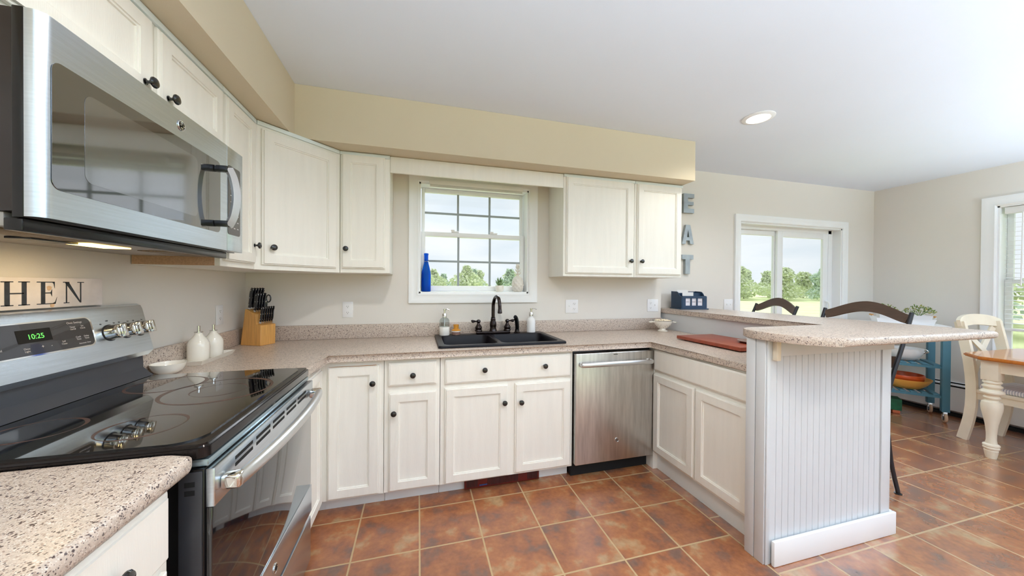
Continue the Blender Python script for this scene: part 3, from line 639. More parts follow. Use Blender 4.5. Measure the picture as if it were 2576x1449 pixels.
# faucet
fx, fy = 1.70, -.105
r = T('kitchen_faucet', 'oil-rubbed bronze gooseneck faucet with two lever handles behind the sink', 'faucet', (fx, fy, DK))
bm = NB(); bx(bm, -.135, .135, -.027, .027, 0, .022, .007, 3); P('faucet_base', bm, orb_m, r)
bm = NB(); lathe(bm, [(.030, .0225), (.028, .03), (.0235, .045), (.027, .065), (.026, .085), (.019, .105), (.0205, .112), (.018, .116), (.0165, .124), (.0185, .128), (.0145, .131)], 20)
tube(bm, spline([(0, 0, .128), (0, 0, .19), (.001, -.004, .235), (.006, -.03, .276), (.012, -.072, .292), (.018, -.112, .276), (.021, -.130, .235), (.022, -.134, .195)], 6), .0135, 14)
lathe(bm, [(.0145, .0), (.0175, .004), (.0175, .014), (.0155, .018), (.0155, .028), (.0145, .03)], 16, Matrix.Translation((.022, -.134, .168))); P('spout', bm, orb_m, r)
for s in (-1, 1):
    bm = NB(); lathe(bm, [(.029, .0225), (.029, .028), (.025, .036), (.0275, .05), (.026, .056), (.018, .068), (.0125, .078), (.011, .085), (.014, .090), (.017, .097), (.015, .106), (.008, .112), (0, .113)], 18, Matrix.Translation((s*.115, 0, 0)))
    tube(bm, spline([(s*.118, 0, .098), (s*.138, 0, .099), (s*.158, -.001, .100), (s*.168, -.002, .100), (s*.172, -.003, .099)], 4), [.006]*4+[.006, .0075, .009, .0105]+[.0115]*4+[.011, .0095, .007, .005]+[.003], 10)
    P('lever_handle', bm, orb_m, r)
r = T('side_sprayer', 'black pull-out side sprayer standing right of the faucet', 'sprayer', (1.898, -.10, DK))
bm = NB(); lathe(bm, [(.026, 0), (.026, .005), (.02, .01), (.0175, .022), (.0175, .028)], 18); P('sprayer_base', bm, orb_m, r)
bm = NB(); tube(bm, spline([(0, 0, .026), (0, -.002, .05), (-.003, -.004, .08), (-.008, -.008, .105), (-.016, -.014, .124), (-.024, -.02, .130)], 5), [.0145+.0025*math.sin(i/25*PI) for i in range(26)], 14); P('spray_head', bm, black_m, r)
# soap dispensers
def pump(par, z, s=1, reach=.045, ang=0):
    bm = NB(); lathe(bm, [(.0175, z), (.0175, z+.028), (.0165, z+.03), (.0065, z+.031), (.0065, z+.05), (.010, z+.052), (.010, z+.062), (0, z+.064)], 18)
    c, sn = math.cos(ang), math.sin(ang)
    tube(bm, spline([(0, 0, z+.058), (reach*.6*c, reach*.6*sn, z+.060), (reach*c, reach*sn, z+.053)], 5), .0042, 8); P('pump', bm, chrome_m, par)
r = T('soap_dispenser', 'clear glass soap bottle half full of white soap, left of the sink', 'soap dispenser', (1.325, -.103, DK))
bm = NB(); lathe(bm, [(.036, 0), (.038, .004), (.038, .062), (.0375, .063), (0, .063)], 24); P('liquid_soap', bm, soap_m, r)
bm = NB(); lathe(bm, [(.0385, .0635), (.0385, .10), (.037, .112), (.030, .124), (.019, .132), (.0165, .136), (.0155, .134), (.018, .130), (.029, .122), (.0355, .111), (.037, .10), (.037, .0635)], 24, cap=False); P('glass_bottle', bm, clear_m, r)
bm = NB(); tube(bm, [(0, 0, .0635), (0, 0, .136)], .003, 8); P('dip_tube', bm, plast_m, r)
pump(r, .1345, ang=-.2, reach=.034)
r = T('soap_dispenser', 'opaque white soap bottle with chrome pump, right end of the sink', 'soap dispenser', (2.018, -.092, DK))
bm = NB(); lathe(bm, [(.032, 0), (.035, .004), (.035, .085), (.033, .10), (.024, .114), (.0155, .121), (.014, .132), (0, .132)], 24); P('bottle', bm, plast_m, r)
pump(r, .1325, ang=.15, reach=.05)
# brush
r = T('dish_brush', 'round wooden dish brush with orange-brown handle beside clear soap bottle', 'brush', (1.413, -.10, DK))
bm = NB(); lathe(bm, [(.030, 0), (.032, .003), (.033, .026), (.033, .027)], 24); P('bristles', bm, bristle_m, r)
bm = NB(); lathe(bm, [(.034, .0275), (.0345, .034), (.034, .037), (.020, .044), (.019, .05), (.0195, .066), (.021, .070), (.020, .078), (0, .079)], 24); P('wooden_head', bm, brushw_m, r)
bm = NB(); lathe(bm, [(.0336, .0235), (.0348, .025), (.0348, .0293), (.0336, .031)], 24); P('white_band', bm, plast_m, r)
# ------------------------------------------------------------------ window sill things
sill = WZ0+.0125
r = T('glass_bottle', 'cobalt blue glass bottle on the left end of the kitchen window sill', 'bottle', (1.192, .035, sill))
bm = NB(); lathe(bm, [(.030, 0), (.035, .003), (.036, .02), (.036, .13), (.0345, .155), (.026, .19), (.017, .225), (.0155, .245), (.0155, .285), (.0175, .287), (.0175, .298), (.015, .30), (0, .30)], 24); P('bottle_body', bm, blue_m, r)
bm = NB(); tube(bm, spline([(-.017, 0, .236), (-.03, .002, .2), (-.038, 0, .175), (-.048, .004, .19)], 4), .0012, 6); tube(bm, [(.0172*math.cos(a/12*2*PI), .0172*math.sin(a/12*2*PI), .236) for a in range(13)], .0012, 6); P('wire_tie', bm, chrome_m, r)
r = T('potted_succulent', 'small succulent in round white pot on the window sill', 'plant', (1.783, .036, sill))
bm = NB(); lathe(bm, [(.026, 0), (.033, .008), (.0375, .022), (.0355, .042), (.033, .052), (.030, .052), (.030, .046), (0, .046)], 24); P('plant_pot', bm, ceram_m, r)
random.seed(3); bm = NB()
for i in range(16):
    a = i*2.4; rr = .014+.036*(i/16); zz = .058+.068*(1-i/22); h = Vector((math.cos(a)*rr, math.sin(a)*rr, zz)); b0 = Vector((h.x*.2, h.y*.2, .046))
    tube(bm, spline([b0, (b0+h)/2+Vector((0, 0, .006)), h], 3), [.002, .005, .008, .009, .0078, .005, .001], 6, sy=.5)
P('succulent_leaves', bm, leafs_m, r)
r = T('ceramic_pineapple', 'white ceramic pineapple ornament at right end of the window sill', 'ornament', (1.938, .030, sill))
bm = NB(); prof = [(.026, 0), (.036, .006), (.046, .03), (.049, .055), (.046, .085), (.037, .11), (.024, .126), (.012, .132)]
seg = 24; rings = []
N_ = 22
for j in range(N_+1):
    t = j/N_; zz = t*.132
    for q in range(len(prof)-1):
        if prof[q][1] <= zz <= prof[q+1][1]+1e-9: f = (zz-prof[q][1])/(prof[q+1][1]-prof[q][1]); rad = prof[q][0]*(1-f)+prof[q+1][0]*f; break
    rings.append([bm.verts.new(((rad-.0035*max(0, abs(math.sin(5*a_*1+t*9))**.0+0)*0+.003*(abs(math.cos(4*a_+t*11))*abs(math.cos(4*a_-t*11))*2-.6))*math.cos(a_), (rad+.003*(abs(math.cos(4*a_+t*11))*abs(math.cos(4*a_-t*11))*2-.6))*math.sin(a_), zz)) for a_ in [2*PI*k/64 for k in range(64)]])
for a, b_ in zip(rings, rings[1:]):
    for i in range(64): bm.faces.new((a[i], a[(i+1) % 64], b_[(i+1) % 64], b_[i]))
bm.faces.new(rings[0][::-1]); bm.faces.new(rings[-1]); P('pineapple_body', bm, ceramm_m, r, ang=60)
bm = NB(); lathe(bm, [(.012, .131), (.009, .15), (.007, .19), (.003, .215), (0, .218)], 10)
for j, zz in enumerate((.14, .166, .19, .208)):
    for k in range(6):
        a = k*PI/3+j*.5; L_ = .032-.005*j
        tube(bm, spline([(math.cos(a)*.006, math.sin(a)*.006, zz), (math.cos(a)*L_*.6, math.sin(a)*L_*.6, zz+.010), (math.cos(a)*L_, math.sin(a)*L_, zz+.028)], 3), [.005, .0055, .0055, .005, .004, .0025, .001], 6, sy=.5)
P('leaf_crown', bm, ceramm_m, r)
# ------------------------------------------------------------------ outlets and switches
def plate(label, loc, rz, gangs, group='wall plates'):
    w = .070 if len(gangs) == 1 else .118
    r = T('wall_outlet' if 'outlet' in gangs else 'wall_switch', label, 'outlet' if 'outlet' in gangs else 'switch', loc, rz, group)
    bm = NB(); bx(bm, -w/2, w/2, -.006, -.0005, -.0575, .0575, .0025); P('cover_plate', bm, plast_m, r)
    for i, g in enumerate(gangs):
        x = 0 if len(gangs) == 1 else (-.024 if i == 0 else .024)
        if g == 'outlet':
            for z in (-.022, .022):
                bm = NB(); pts = [(x+.0165*math.cos(a/16*2*PI), max(-.0135, min(.0135, .0165*math.sin(a/16*2*PI)))+z) for a in range(16)]
                prism(bm, pts, -.0075, -.0061, MXZ); o = P('receptacle', bm, plast_m, r)
                bm = NB(); bx(bm, x-.007, x-.005, -.0079, -.0076, z-.002, z+.006); bx(bm, x+.005, x+.007, -.0079, -.0076, z-.001, z+.005); bx(bm, x-.002, x+.002, -.0079, -.0076, z-.009, z-.005); P('slots', bm, slot_m, o)
        else:
            bm = NB(); bx(bm, x-.005, x+.005, -.0125, -.0062, -.004, .012, .002); P('toggle', bm, plast_m, r)
    return r
plate('white duplex outlet on the left wall beside the knife block', (.0003, -.325, 1.124), PI/2, ['outlet'])
plate('white duplex outlet on back wall below the narrow upper cabinet', (.637, -.0003, 1.125), 0, ['outlet'])
plate('white plate with switch and outlet right of the sink window', (2.42, -.0003, 1.132), 0, ['switch', 'outlet'])
plate('white plate with outlet and switch beside the navy mail organizer', (3.243, -.0003, 1.133), 0, ['outlet', 'switch'])
plate('white two-gang switch plate just left of the patio door', (4.262, YB-.0003, 1.124), 0, ['switch', 'switch'])
# ------------------------------------------------------------------ logos
def badge(par, loc, rz, R=.017):
    m = Matrix.Translation(loc) @ Matrix.Rotation(rz, 4, 'Z') @ Matrix.Rotation(PI/2, 4, 'X')
    bm = NB(); lathe(bm, [(R, 0), (R, .002), (R*.93, .003), (R*.86, .0022), (0, .0022)], 28, m); o = P('round_badge', bm, chrome_m, par)
    bm = text_bm('GE', R*.95, .0004, m @ Matrix.Translation((0, 0, .0028)))
    for k in range(4):
        a = k*PI/2+PI/4; cpts = [(R*.70*math.cos(a+q)+0, R*.70*math.sin(a+q), .0026) for q in (-.6, -.3, 0, .3, .6)]
        tube(bm, [m @ Vector(p) for p in cpts], .0009*R/.017, 5)
    P('monogram', bm, black_m, o)
# ------------------------------------------------------------------ dishwasher
r = T('dishwasher', 'stainless steel dishwasher with bowed handle between sink base and peninsula', 'dishwasher', (2.146, 0, 0))
W_ = .613
bm = NB(); bx(bm, .002, W_-.002, -.60, -.05, .10, .868, .003); P('tub_body', bm, black_m, r)
bm = NB(); bx(bm, .004, W_-.004, -.575, -.05, .002, .099); P('toe_panel', bm, dark_m, r)
bm = NB(); bx(bm, .003, W_-.003, -.648, -.602, .105, .856, .006, 3); dwd = P('door', bm, steelv_m, r)
bm = NB(); pth = spline([(.035, -.655, .782), (.045, -.682, .784), (.16, -.694, .786), (W_/2, -.698, .787), (W_-.16, -.694, .786), (W_-.045, -.682, .784), (W_-.035, -.655, .782)], 5)
tube(bm, pth, .0155, 14, sx=.6); P('handle', bm, steelh_m, dwd)
badge(dwd, (.315, -.6485, .248), 0, .0155)
bm = NB(); bx(bm, .285, .318, -.6487, -.6482, .838, .842); P('vent_mark', bm, black_m, dwd)
# toe kick heater
r = T('toe_kick_heater', 'dark red-brown louvred heater grille in the toe kick under the sink', 'heater', (1.675, -.538, .0))
bm = NB(); bx(bm, -.252, .252, -.018, -.0005, .004, .0885, .002); P('grille_frame', bm, heat_m, r)
bm = NB()
for i in range(46):
    x = -.235+i*.47/45
    if -.165 < x < -.10 or .10 < x < .165: continue
    bx(bm, x-.003, x+.003, -.0195, -.0182, .014, .080)
    if i in (6, 29, 45): P('louvre_section', bm, heatd_m, r); bm = NB()
bm = NB(); bx(bm, -.155, -.105, -.0192, -.0183, .016, .024); P('maker_plate', bm, mat('blue_plate', (40, 70, 120), .4, nscale=20, namt=.1), r)
# ------------------------------------------------------------------ range (local: x -> world +y, -y -> world +x)
RY = -1.757; RW = .790
r = T('kitchen_range', 'stainless and black electric range with smooth glass cooktop', 'stove', (0, RY, 0), PI/2)
bm = NB(); bx(bm, .006, RW-.006, -.598, -.012, .03, .895, .003); P('range_body', bm, black_m, r)
bm = NB(); 
for x in (.05, RW-.05):
    for y in (-.55, -.06): lathe(bm, [(.015, .0005), (.015, .029)], 10, Matrix.Translation((x, y, 0)))
P('levelling_feet', bm, black_m, r)
# cooktop : tray frame + glass
bm = NB(); prism(bm, bowl_ring and [(p[0], p[1]) for p in bowl_ring(0, RW, -.655, -.05, 0, .022)], .8965, .928)
es = [e for e in bm.edges if all(v.co.z > .927 for v in e.verts)]
bmesh.ops.bevel(bm, geom=es, offset=.008, segments=3, affect='EDGES'); ck = P('cooktop_frame', bm, mat('cooktop_frame', (40, 36, 36), .14, nscale=8, namt=.1, metal=.6), r)
def flatp(bm, pts, z0, z1): prism(bm, pts, z0, z1)
bm = NB(); flatp(bm, [(p[0], p[1]) for p in bowl_ring(.016, RW-.016, -.628, -.06, 0, .06, 8)], .9275, .9312); P('glass_cooktop', bm, blackgl_m, ck)
def ringd(cx, cy, ro, ri, z=.9314, sxx=1):
    bm = NB(); n = 48; A = []; B_ = []
    for i in range(n):
        a = 2*PI*i/n; w = .0018*math.sin(3*a+cx*20)
        A.append(bm.verts.new((cx+(ro+w)*math.cos(a), cy+(ro+w)*math.sin(a), z))); B_.append(bm.verts.new((cx+(ri-w)*math.cos(a), cy+(ri-w)*math.sin(a), z)))
    C_ = [bm.verts.new((v.co.x, v.co.y, z-.0003)) for v in A]; D_ = [bm.verts.new((v.co.x, v.co.y, z-.0003)) for v in B_]
    for i in range(n):
        j = (i+1) % n; bm.faces.new((A[i], A[j], B_[j], B_[i])); bm.faces.new((C_[i], D_[i], D_[j], C_[j])); bm.faces.new((A[i], C_[i], C_[j], A[j])); bm.faces.new((B_[i], B_[j], D_[j], D_[i]))
    P('burner_ring', bm, ring_m, ck)
ringd(.60, -.235, .114, .104); ringd(.475, -.455, .158, .147); ringd(.475, -.455, .080, .077); ringd(.19, -.20, .085, .079); ringd(.155, -.44, .088, .082)
# backguard: neck + leaning control fascia
bm = NB(); prism(bm, [(-.012, .93), (-.062, .932), (-.085, .9325), (-.070, .945), (-.052, .965), (-.048, 1.03), (-.012, 1.03)], .012, RW-.012, MYZ); P('backguard_neck', bm, mat('slate_black', (58, 62, 70), .3, nscale=6, namt=.1, coat=.3), r)
pf = [(-.006, 1.01), (-.060, 1.015), (-.078, 1.035), (-.074, 1.055), (-.040, 1.205), (-.034, 1.218), (-.022, 1.224), (-.006, 1.224)]
bm = NB(); prism(bm, pf, -.004, RW+.004, MYZ)
es = [e for e in bm.edges if abs(e.verts[0].co.x-e.verts[1].co.x) < 1e-6]
bmesh.ops.bevel(bm, geom=es, offset=.004, segments=2, affect='EDGES'); bgd = P('control_fascia', bm, steel_m, r)
# fascia plane frame: origin at bottom (y=-.074,z=1.055) to (y=-.040,z=1.205)
pv = Vector((0, .034, .150)).normalized(); nv = Vector((0, -pv.z, pv.y))
def FM(x, h, d=0): return Vector((x, -.074, 1.055))+pv*h+nv*d
Mf = Matrix(((1, 0, 0, 0), (0, pv.y, nv.y, -.074), (0, pv.z, nv.z, 1.055), (0, 0, 0, 1)))
# panel x along world y : right end y=-1.267 -> local x=.49 ; extends left to ~.02
bm = NB(); prism(bm, [(p[0], p[1]) for p in bowl_ring(.02, .548, .040, .140, 0, .022, 6)], .0003, .004, Mf); pb = P('panel_bezel', bm, chrome_m, bgd)
bm = NB(); prism(bm, [(p[0], p[1]) for p in bowl_ring(.026, .541, .044, .136, 0, .018, 6)], .0042, .0052, Mf); cp_ = P('control_panel', bm, panel_m, bgd)
bm = NB(); bx(bm, .315, .408, .080, .118, .0053, .0058, mat=Mf); P('clock_window', bm, dark_m, cp_)
bm = text_bm('10:25', .021, .0001, Mf @ Matrix.Translation((.364, .096, .0061))); P('clock_digits', bm, led_m, cp_)
bm = NB()
for s_, x_, h_, z_ in (('Oven Settings', .447, .122, .009), ('Timer', .437, .107, .0075), ('On/Off', .437, .099, .0065), ('Set', .470, .108, .0075), ('Clock', .470, .100, .0075), ('Cook', .447, .070, .0075), ('Time', .447, .062, .0075), ('Delay', .475, .070, .0075), ('Time', .475, .062, .0075), ('Automatic Oven', .464, .046, .006), ('Self', .398, .062, .0075), ('Clean', .398, .054, .0075), ('+', .335, .056, .014), ('-', .360, .056, .014), ('Oven', .292, .056, .0075), ('Light', .292, .048, .0075), ('Bake', .225, .108, .0085), ('Broil', .225, .062, .0085), ('Start', .15, .108, .0085), ('Cancel/Off', .15, .062, .0085)):
    P('button_label', text_bm(s_, z_, .0002, Mf @ Matrix.Translation((x_+.04, h_*.92+.012, .0056))), label_m, cp_)
bm.free()
for kx in (.612, .682, .748):
    mk = Mf @ Matrix.Translation((kx, .074, .0004))
    bm = NB(); lathe(bm, [(.028, 0), (.027, .004), (.0255, .024), (.0255, .03), (.024, .034), (.021, .0355), (0, .0355)], 30, mk); kb = P('burner_knob', bm, chrome_m, bgd)
    bm = NB(); bx(bm, -.0075, .0075, -.0235, .0235, .0357, .049, .003, mat=mk); P('knob_grip', bm, chrome_m, kb)
    bm = NB(); lathe(bm, [(.030, 0), (.030, .0015)], 28, mk); P('knob_marking', bm, ink_m, bgd)
bm = NB()
for s_, x_, h_ in (('Hi', .585, .108), ('Off', .612, .118), ('Lo', .64, .108), ('Hi', .662, .108), ('Lo', .702, .108), ('Hi', .728, .108), ('Lo', .77, .108)):
    join(bm, text_bm(s_, .007, .0002, Mf @ Matrix.Translation((x_, h_, .0006))))
P('fascia_lettering', bm, ink_m, bgd)
# front : vent strip, door, handle, drawer   (front at y=-.60..-.665)
bm = NB(); bx(bm, .012, RW-.012, -.652, -.60, .872, .889, .002); P('vent_trim', bm, mat('pale_steel', (168, 186, 194), .25, metal=.8, nscale=5, namt=.05), r)
bm = NB(); bx(bm, .004, RW-.004, -.648, -.60, .262, .870, .003); dr = P('oven_door', bm, black_m, r)
bm = NB(); bx(bm, .006, RW-.004, -.668, -.6485, .775, .868, .003)
P('door_top_panel', bm, steel_m, dr)
bm = NB()
for k in range(5):
    xa = .10+k*.122
    for zz in (.846, .828): bx(bm, xa, xa+.098, -.6688, -.6683, zz-.0045, zz+.0045)
P('vent_slots', bm, dark_m, dr)
bm = NB(); bx(bm, .38, .405, -.654, -.64, .8892, .897, .003); P('door_latch', bm, black_m, r)
bm = NB(); bx(bm, .008, RW-.006, -.662, -.6485, .392, .774, .002); P('door_glass', bm, ovengl_m, dr)
bm = NB(); bx(bm, .006, RW-.004, -.665, -.6485, .268, .390, .003); lp = P('door_lower_panel', bm, steel_m, dr)
badge(lp, (.37, -.6655, .335), 0, .016)
bm = NB(); pth = spline([(.035, -.70, .818), (.10, -.713, .822), (.24, -.728, .825), (RW/2, -.733, .826), (RW-.24, -.728, .825), (RW-.10, -.713, .822), (RW-.035, -.70, .818)], 6)
tube(bm, pth, .0185, 16, sx=.85); hd = P('oven_handle', bm, steelh_m, dr)
for x in (.045, RW-.045):
    bm = NB(); bx(bm, x-.022, x+.012 if x < .4 else x+.022, -.712, -.6685, .802, .838, .008, 3); P('handle_bracket', bm, chrome_m, hd)
bm = NB(); bx(bm, .006, RW-.004, -.662, -.60, .045, .246, .004); P('storage_drawer', bm, steel_m, r)
bm = NB(); bx(bm, -.001, .004, -.645, -.60, .28, .865, .001)
for zz in (.83, .81): pass
P('door_edge', bm, mat('door_edge_grey', (50, 50, 54), .35, nscale=8, namt=.05), dr)
bm = NB()
for zz in (.838, .818): bx(bm, -.0016, -.0011, -.632, -.612, zz-.006, zz+.006, .0)
P('edge_vents', bm, dark_m, dr)
# HEN sign, standing on backguard against wall
r = T('wooden_sign', 'whitewashed wooden sign with dark serif letters leaning above the range', 'sign', (.002, -1.118, 1.228), PI/2)
bm = NB(); bx(bm, -.64, 0, -.016, 0, 0, .094, .001); P('sign_board', bm, signbd_m, r)
def serif(ch):
    b = NB(); H_ = .068
    def rc(x0, x1, z0, z1): prism(b, [(x0, z0), (x1, z0), (x1, z1), (x0, z1)], -.0168, -.0162, MXZ)
    def pl(p): prism(b, p, -.0168, -.0162, MXZ)
    if ch == 'H':
        for x in (.012, .046): rc(x, x+.010, 0, H_); rc(x-.007, x+.017, 0, .0025); rc(x-.007, x+.017, H_-.0025, H_)
        rc(.02, .05, H_*.5-.0015, H_*.5+.002)
    if ch == 'E':
        rc(.010, .020, 0, H_); rc(0, .046, 0, .0025); rc(0, .044, H_-.0025, H_); rc(.02, .037, H_*.5-.0015, H_*.5+.0015)
        pl([(.044, H_), (.044, H_-.02), (.041, H_-.006), (.036, H_)]); pl([(.050, .021), (.046, 0), (.036, 0), (.045, .006)]); pl([(.037, H_*.5-.011), (.037, H_*.5+.011), (.033, H_*.5)])
    if ch == 'N':
        rc(.008, .0115, 0, H_); rc(.050, .0535, .0, H_); pl([(.004, H_), (.016, H_), (.0535, 0), (.050, 0), (.048, .002)]); rc(0, .018, H_-.0025, H_); rc(.002, .018, 0, .0025); rc(.042, .062, H_-.0025, H_)
    return b
for ch, x, sx_ in (('H', -.322, 1.27), ('E', -.223, 1.2), ('N', -.144, 1.16)):
    b = serif(ch); bmesh.ops.scale(b, vec=(sx_, 1, 1.03), verts=b.verts); bmesh.ops.translate(b, vec=(x, 0, .012), verts=b.verts); P('letter', b, signink_m, r)
bm = NB(); 
for cx, cz, R_ in ((-.187, .062, .0075), (-.178, .008, .007)):
    prism(bm, [(cx+R_*math.cos(a/10*2*PI)*(1+.2*math.sin(a*2.1)), cz+R_*math.sin(a/10*2*PI)) for a in range(10)], -.01665, -.0161, MXZ)
P('knots', bm, mat('wood_knot', (218, 184, 150), .7, nscale=80, namt=.2), r)
# ------------------------------------------------------------------ microwave (local x -> world y)
MY0 = -1.802; MW = .812
r = T('microwave', 'stainless over-the-range microwave with dark window and curved handle', 'microwave', (0, MY0, 1.438), PI/2)
bm = NB(); bx(bm, .004, MW-.004, -.352, -.003, .012, .418, .002); P('case', bm, mat('microwave_case', (58, 52, 50), .3, nscale=8, namt=.1, metal=.4), r)
bm = NB(); bx(bm, 0, MW, -.372, -.354, .0, .420, .002); P('front_frame', bm, black_m, r)
bm = NB(); dx1 = .688
def curved_front(bm, x0, x1, z0, z1, y0=-.3725, bow=.030):
    """front panel bowed outwards toward the left/right edges rounding"""
    n = 10; rows = []
    for (x, y) in [(x0, y0), (x0, -.385), (x0+.004, -.393), (x0+.012, -.3985), (x0+.022, -.40), (x1, -.40), (x1, y0)]:
        rows.append((x, y))
    prism(bm, rows, z0, z1)
curved_front(bm, 0, dx1, .002, .418); md = P('door', bm, steel_m, r)
bm = NB(); prism(bm, [(p[0], p[1]) for p in bowl_ring(.018, .640, .064, .332, 0, .02, 6)], -.4012, -.4002, MXZ); P('door_window', bm, mirror_m, md)
bm = NB(); prism(bm, [(p[0], p[1]) for p in bowl_ring(.09, .50, .098, .300, 0, .02, 6)], -.4016, -.4013, MXZ); P('window_screen', bm, mat('screen_mesh', (44, 46, 50), .10, nscale=300, namt=.3, spec=1.0, coat=.6, IOR=2.3), md)
bm = NB(); bx(bm, dx1+.003, MW, -.4, -.3725, .002, .418, .002); cpn = P('control_column', bm, steel_m, r)
bm = NB(); prism(bm, [(p[0], p[1]) for p in bowl_ring(dx1+.006, MW-.022, .068, .345, 0, .012, 5)], -.4012, -.4002, MXZ); kp = P('keypad', bm, panel_m, cpn)
bm = NB()
for j in range(7):
    for i in range(3): bx(bm, dx1+.024+i*.026, dx1+.036+i*.026, -.4016, -.4013, .095+j*.026, .0985+j*.026)
P('key_legends', bm, label_m, kp)
bm = NB(); pth = spline([(.612, -.440, .088), (.620, -.453, .13), (.623, -.460, .20), (.620, -.453, .265), (.612, -.440, .306)], 6)
ribbon(bm, pth, .026, .012, (1, -.6, 0)); hb = P('handle', bm, steelh_m, md)
bmh = hb
for zz in (.080, .285):
    bm = NB(); bx(bm, .596, .618, -.442, -.4017, zz+.004, zz+.026, .002); P('handle_bracket', bm, black_m, hb)
badge(md, (.417, -.4005, .373), 0, .0165)
# underside
bm = NB(); prism(bm, [(-.352, .0115), (-.10, .0115), (-.04, -.012), (-.02, -.012), (-.02, .0115)], .02, MW-.02, MYZ); und = None
bm.free()
bm = NB(); bx(bm, .006, MW-.05, -.366, -.336, -.026, -.0005, .003); P('vent_lip', bm, black_m, r)
bm = NB(); bx(bm, .01, MW-.01, -.334, -.004, -.018, .0115, .002); P('bottom_panel', bm, mat('microwave_underside', (168, 162, 156), .4, nscale=8, namt=.1, metal=.3), r)
for a, b_ in ((.03, .27), (.54, .78)):
    bm = NB(); bx(bm, a, b_, -.31, -.21, -.0205, -.0185, .0005); P('grease_filter', bm, filter_m, r)
bm = NB(); bx(bm, .33, .47, -.24, -.17, -.0215, -.0185, .001); P('cooktop_lamp', bm, hood_m, r)
bm = NB(); bx(bm, .20, .32, -.22, -.17, -.024, -.0185, .001); P('lamp_cover', bm, black_m, r)
hl = light('cooktop_light', 'AREA', (.20, -1.40, 1.408), .4, (1, .76, .42), size=.12); hl.rotation_euler = (0, 0, 0)
# raw wood panel edge under cabinet next to the microwave
bm = NB(); bx(bm, .003, .285, -.9635, -.9605, 1.386, 1.436); one('unpainted_panel', bm, wood_raw, 'bare brown wood cabinet side strip showing below the microwave', 'panel')
# ------------------------------------------------------------------ counter items, left
CT = .9145
r = T('serving_tray', 'small white ridged tray under the two ceramic cruets', 'tray', (.082, -.605, CT))
bm = NB()
def trough(bm, w, l, h, t=.004, fl=.012):
    R = [[(-w/2+fl, -l/2+fl, 0), (w/2-fl, -l/2+fl, 0), (w/2-fl, l/2-fl, 0), (-w/2+fl, l/2-fl, 0)], [(-w/2, -l/2, h), (w/2, -l/2, h), (w/2, l/2, h), (-w/2, l/2, h)],
         [(-w/2+t, -l/2+t, h), (w/2-t, -l/2+t, h), (w/2-t, l/2-t, h), (-w/2+t, l/2-t, h)], [(-w/2+fl+t, -l/2+fl+t, t), (w/2-fl-t, -l/2+fl+t, t), (w/2-fl-t, l/2-fl-t, t), (-w/2+fl+t, l/2-fl-t, t)]]
    V = [[bm.verts.new(p) for p in q] for q in R]
    bm.faces.new(V[0][::-1]); bm.faces.new(V[3])
    for a, b_ in zip(V, V[1:]):
        for i in range(4): bm.faces.new((a[i], a[(i+1) % 4], b_[(i+1) % 4], b_[i]))
trough(bm, .116, .31, .022); P('tray_body', bm, ceram_m, r)
def cruet(loc, label, s=1.0):
    r = T('oil_cruet', label, 'bottle', loc, 0, 'ceramic cruets on the tray')
    bm = NB(); n = 48; prof = [(.036, 0), (.0395, .003), (.041, .03), (.042, .07), (.040, .088), (.033, .104), (.022, .118), (.0155, .128), (.0135, .138)]
    rings = [[bm.verts.new(((q+(.0007*math.cos(24*2*PI*i/n) if .002 < z < .12 else 0))*math.cos(2*PI*i/n)*s, (q+(.0007*math.cos(24*2*PI*i/n) if .002 < z < .12 else 0))*math.sin(2*PI*i/n)*s, z*s)) for i in range(n)] for q, z in prof]
    for a, b_ in zip(rings, rings[1:]):
        for i in range(n): bm.faces.new((a[i], a[(i+1) % n], b_[(i+1) % n], b_[i]))
    bm.faces.new(rings[0][::-1]); bm.faces.new(rings[-1]); P('bottle_body', bm, ceram_m, r, ang=60)
    bm = NB(); lathe(bm, [(.017, .1385), (.017, .142), (.0062, .1425), (.0062, .170), (0, .171)], 16, Matrix.Scale(s, 4)); P('pour_spout', bm, chrome_m, r)
cruet((.080, -.672, CT+.0045), 'white ribbed ceramic cruet nearer the range on the small tray', 1.05)
cruet((.080, -.545, CT+.0045), 'white ribbed ceramic cruet nearer the knife block on the small tray', 1.0)
r = T('small_bowl', 'low white ceramic bowl on the counter against the range', 'bowl', (.085, -.893, CT))
bm = NB(); lathe(bm, [(.020, 0), (.034, .002), (.050, .016), (.0575, .034), (.060, .046), (.0575, .046), (.054, .034), (.046, .018), (.03, .006), (0, .005)], 32); P('bowl_body', bm, ceram_m, r)
# knife block
kb_ang = math.radians(25)     # local +x = forward (facing) direction
fdir = Vector((math.sin(math.radians(115)), math.cos(math.radians(115)), 0))   # facing
edge_dir = Vector((math.sin(math.radians(25)), math.cos(math.radians(25)), 0))
nearc = Vector((.171, -.218, CT)); org = nearc-fdir*.15
rz = math.atan2(fdir.y, fdir.x)
r = T('knife_block', 'light wood knife block standing in the counter corner', 'knife block', org, rz)
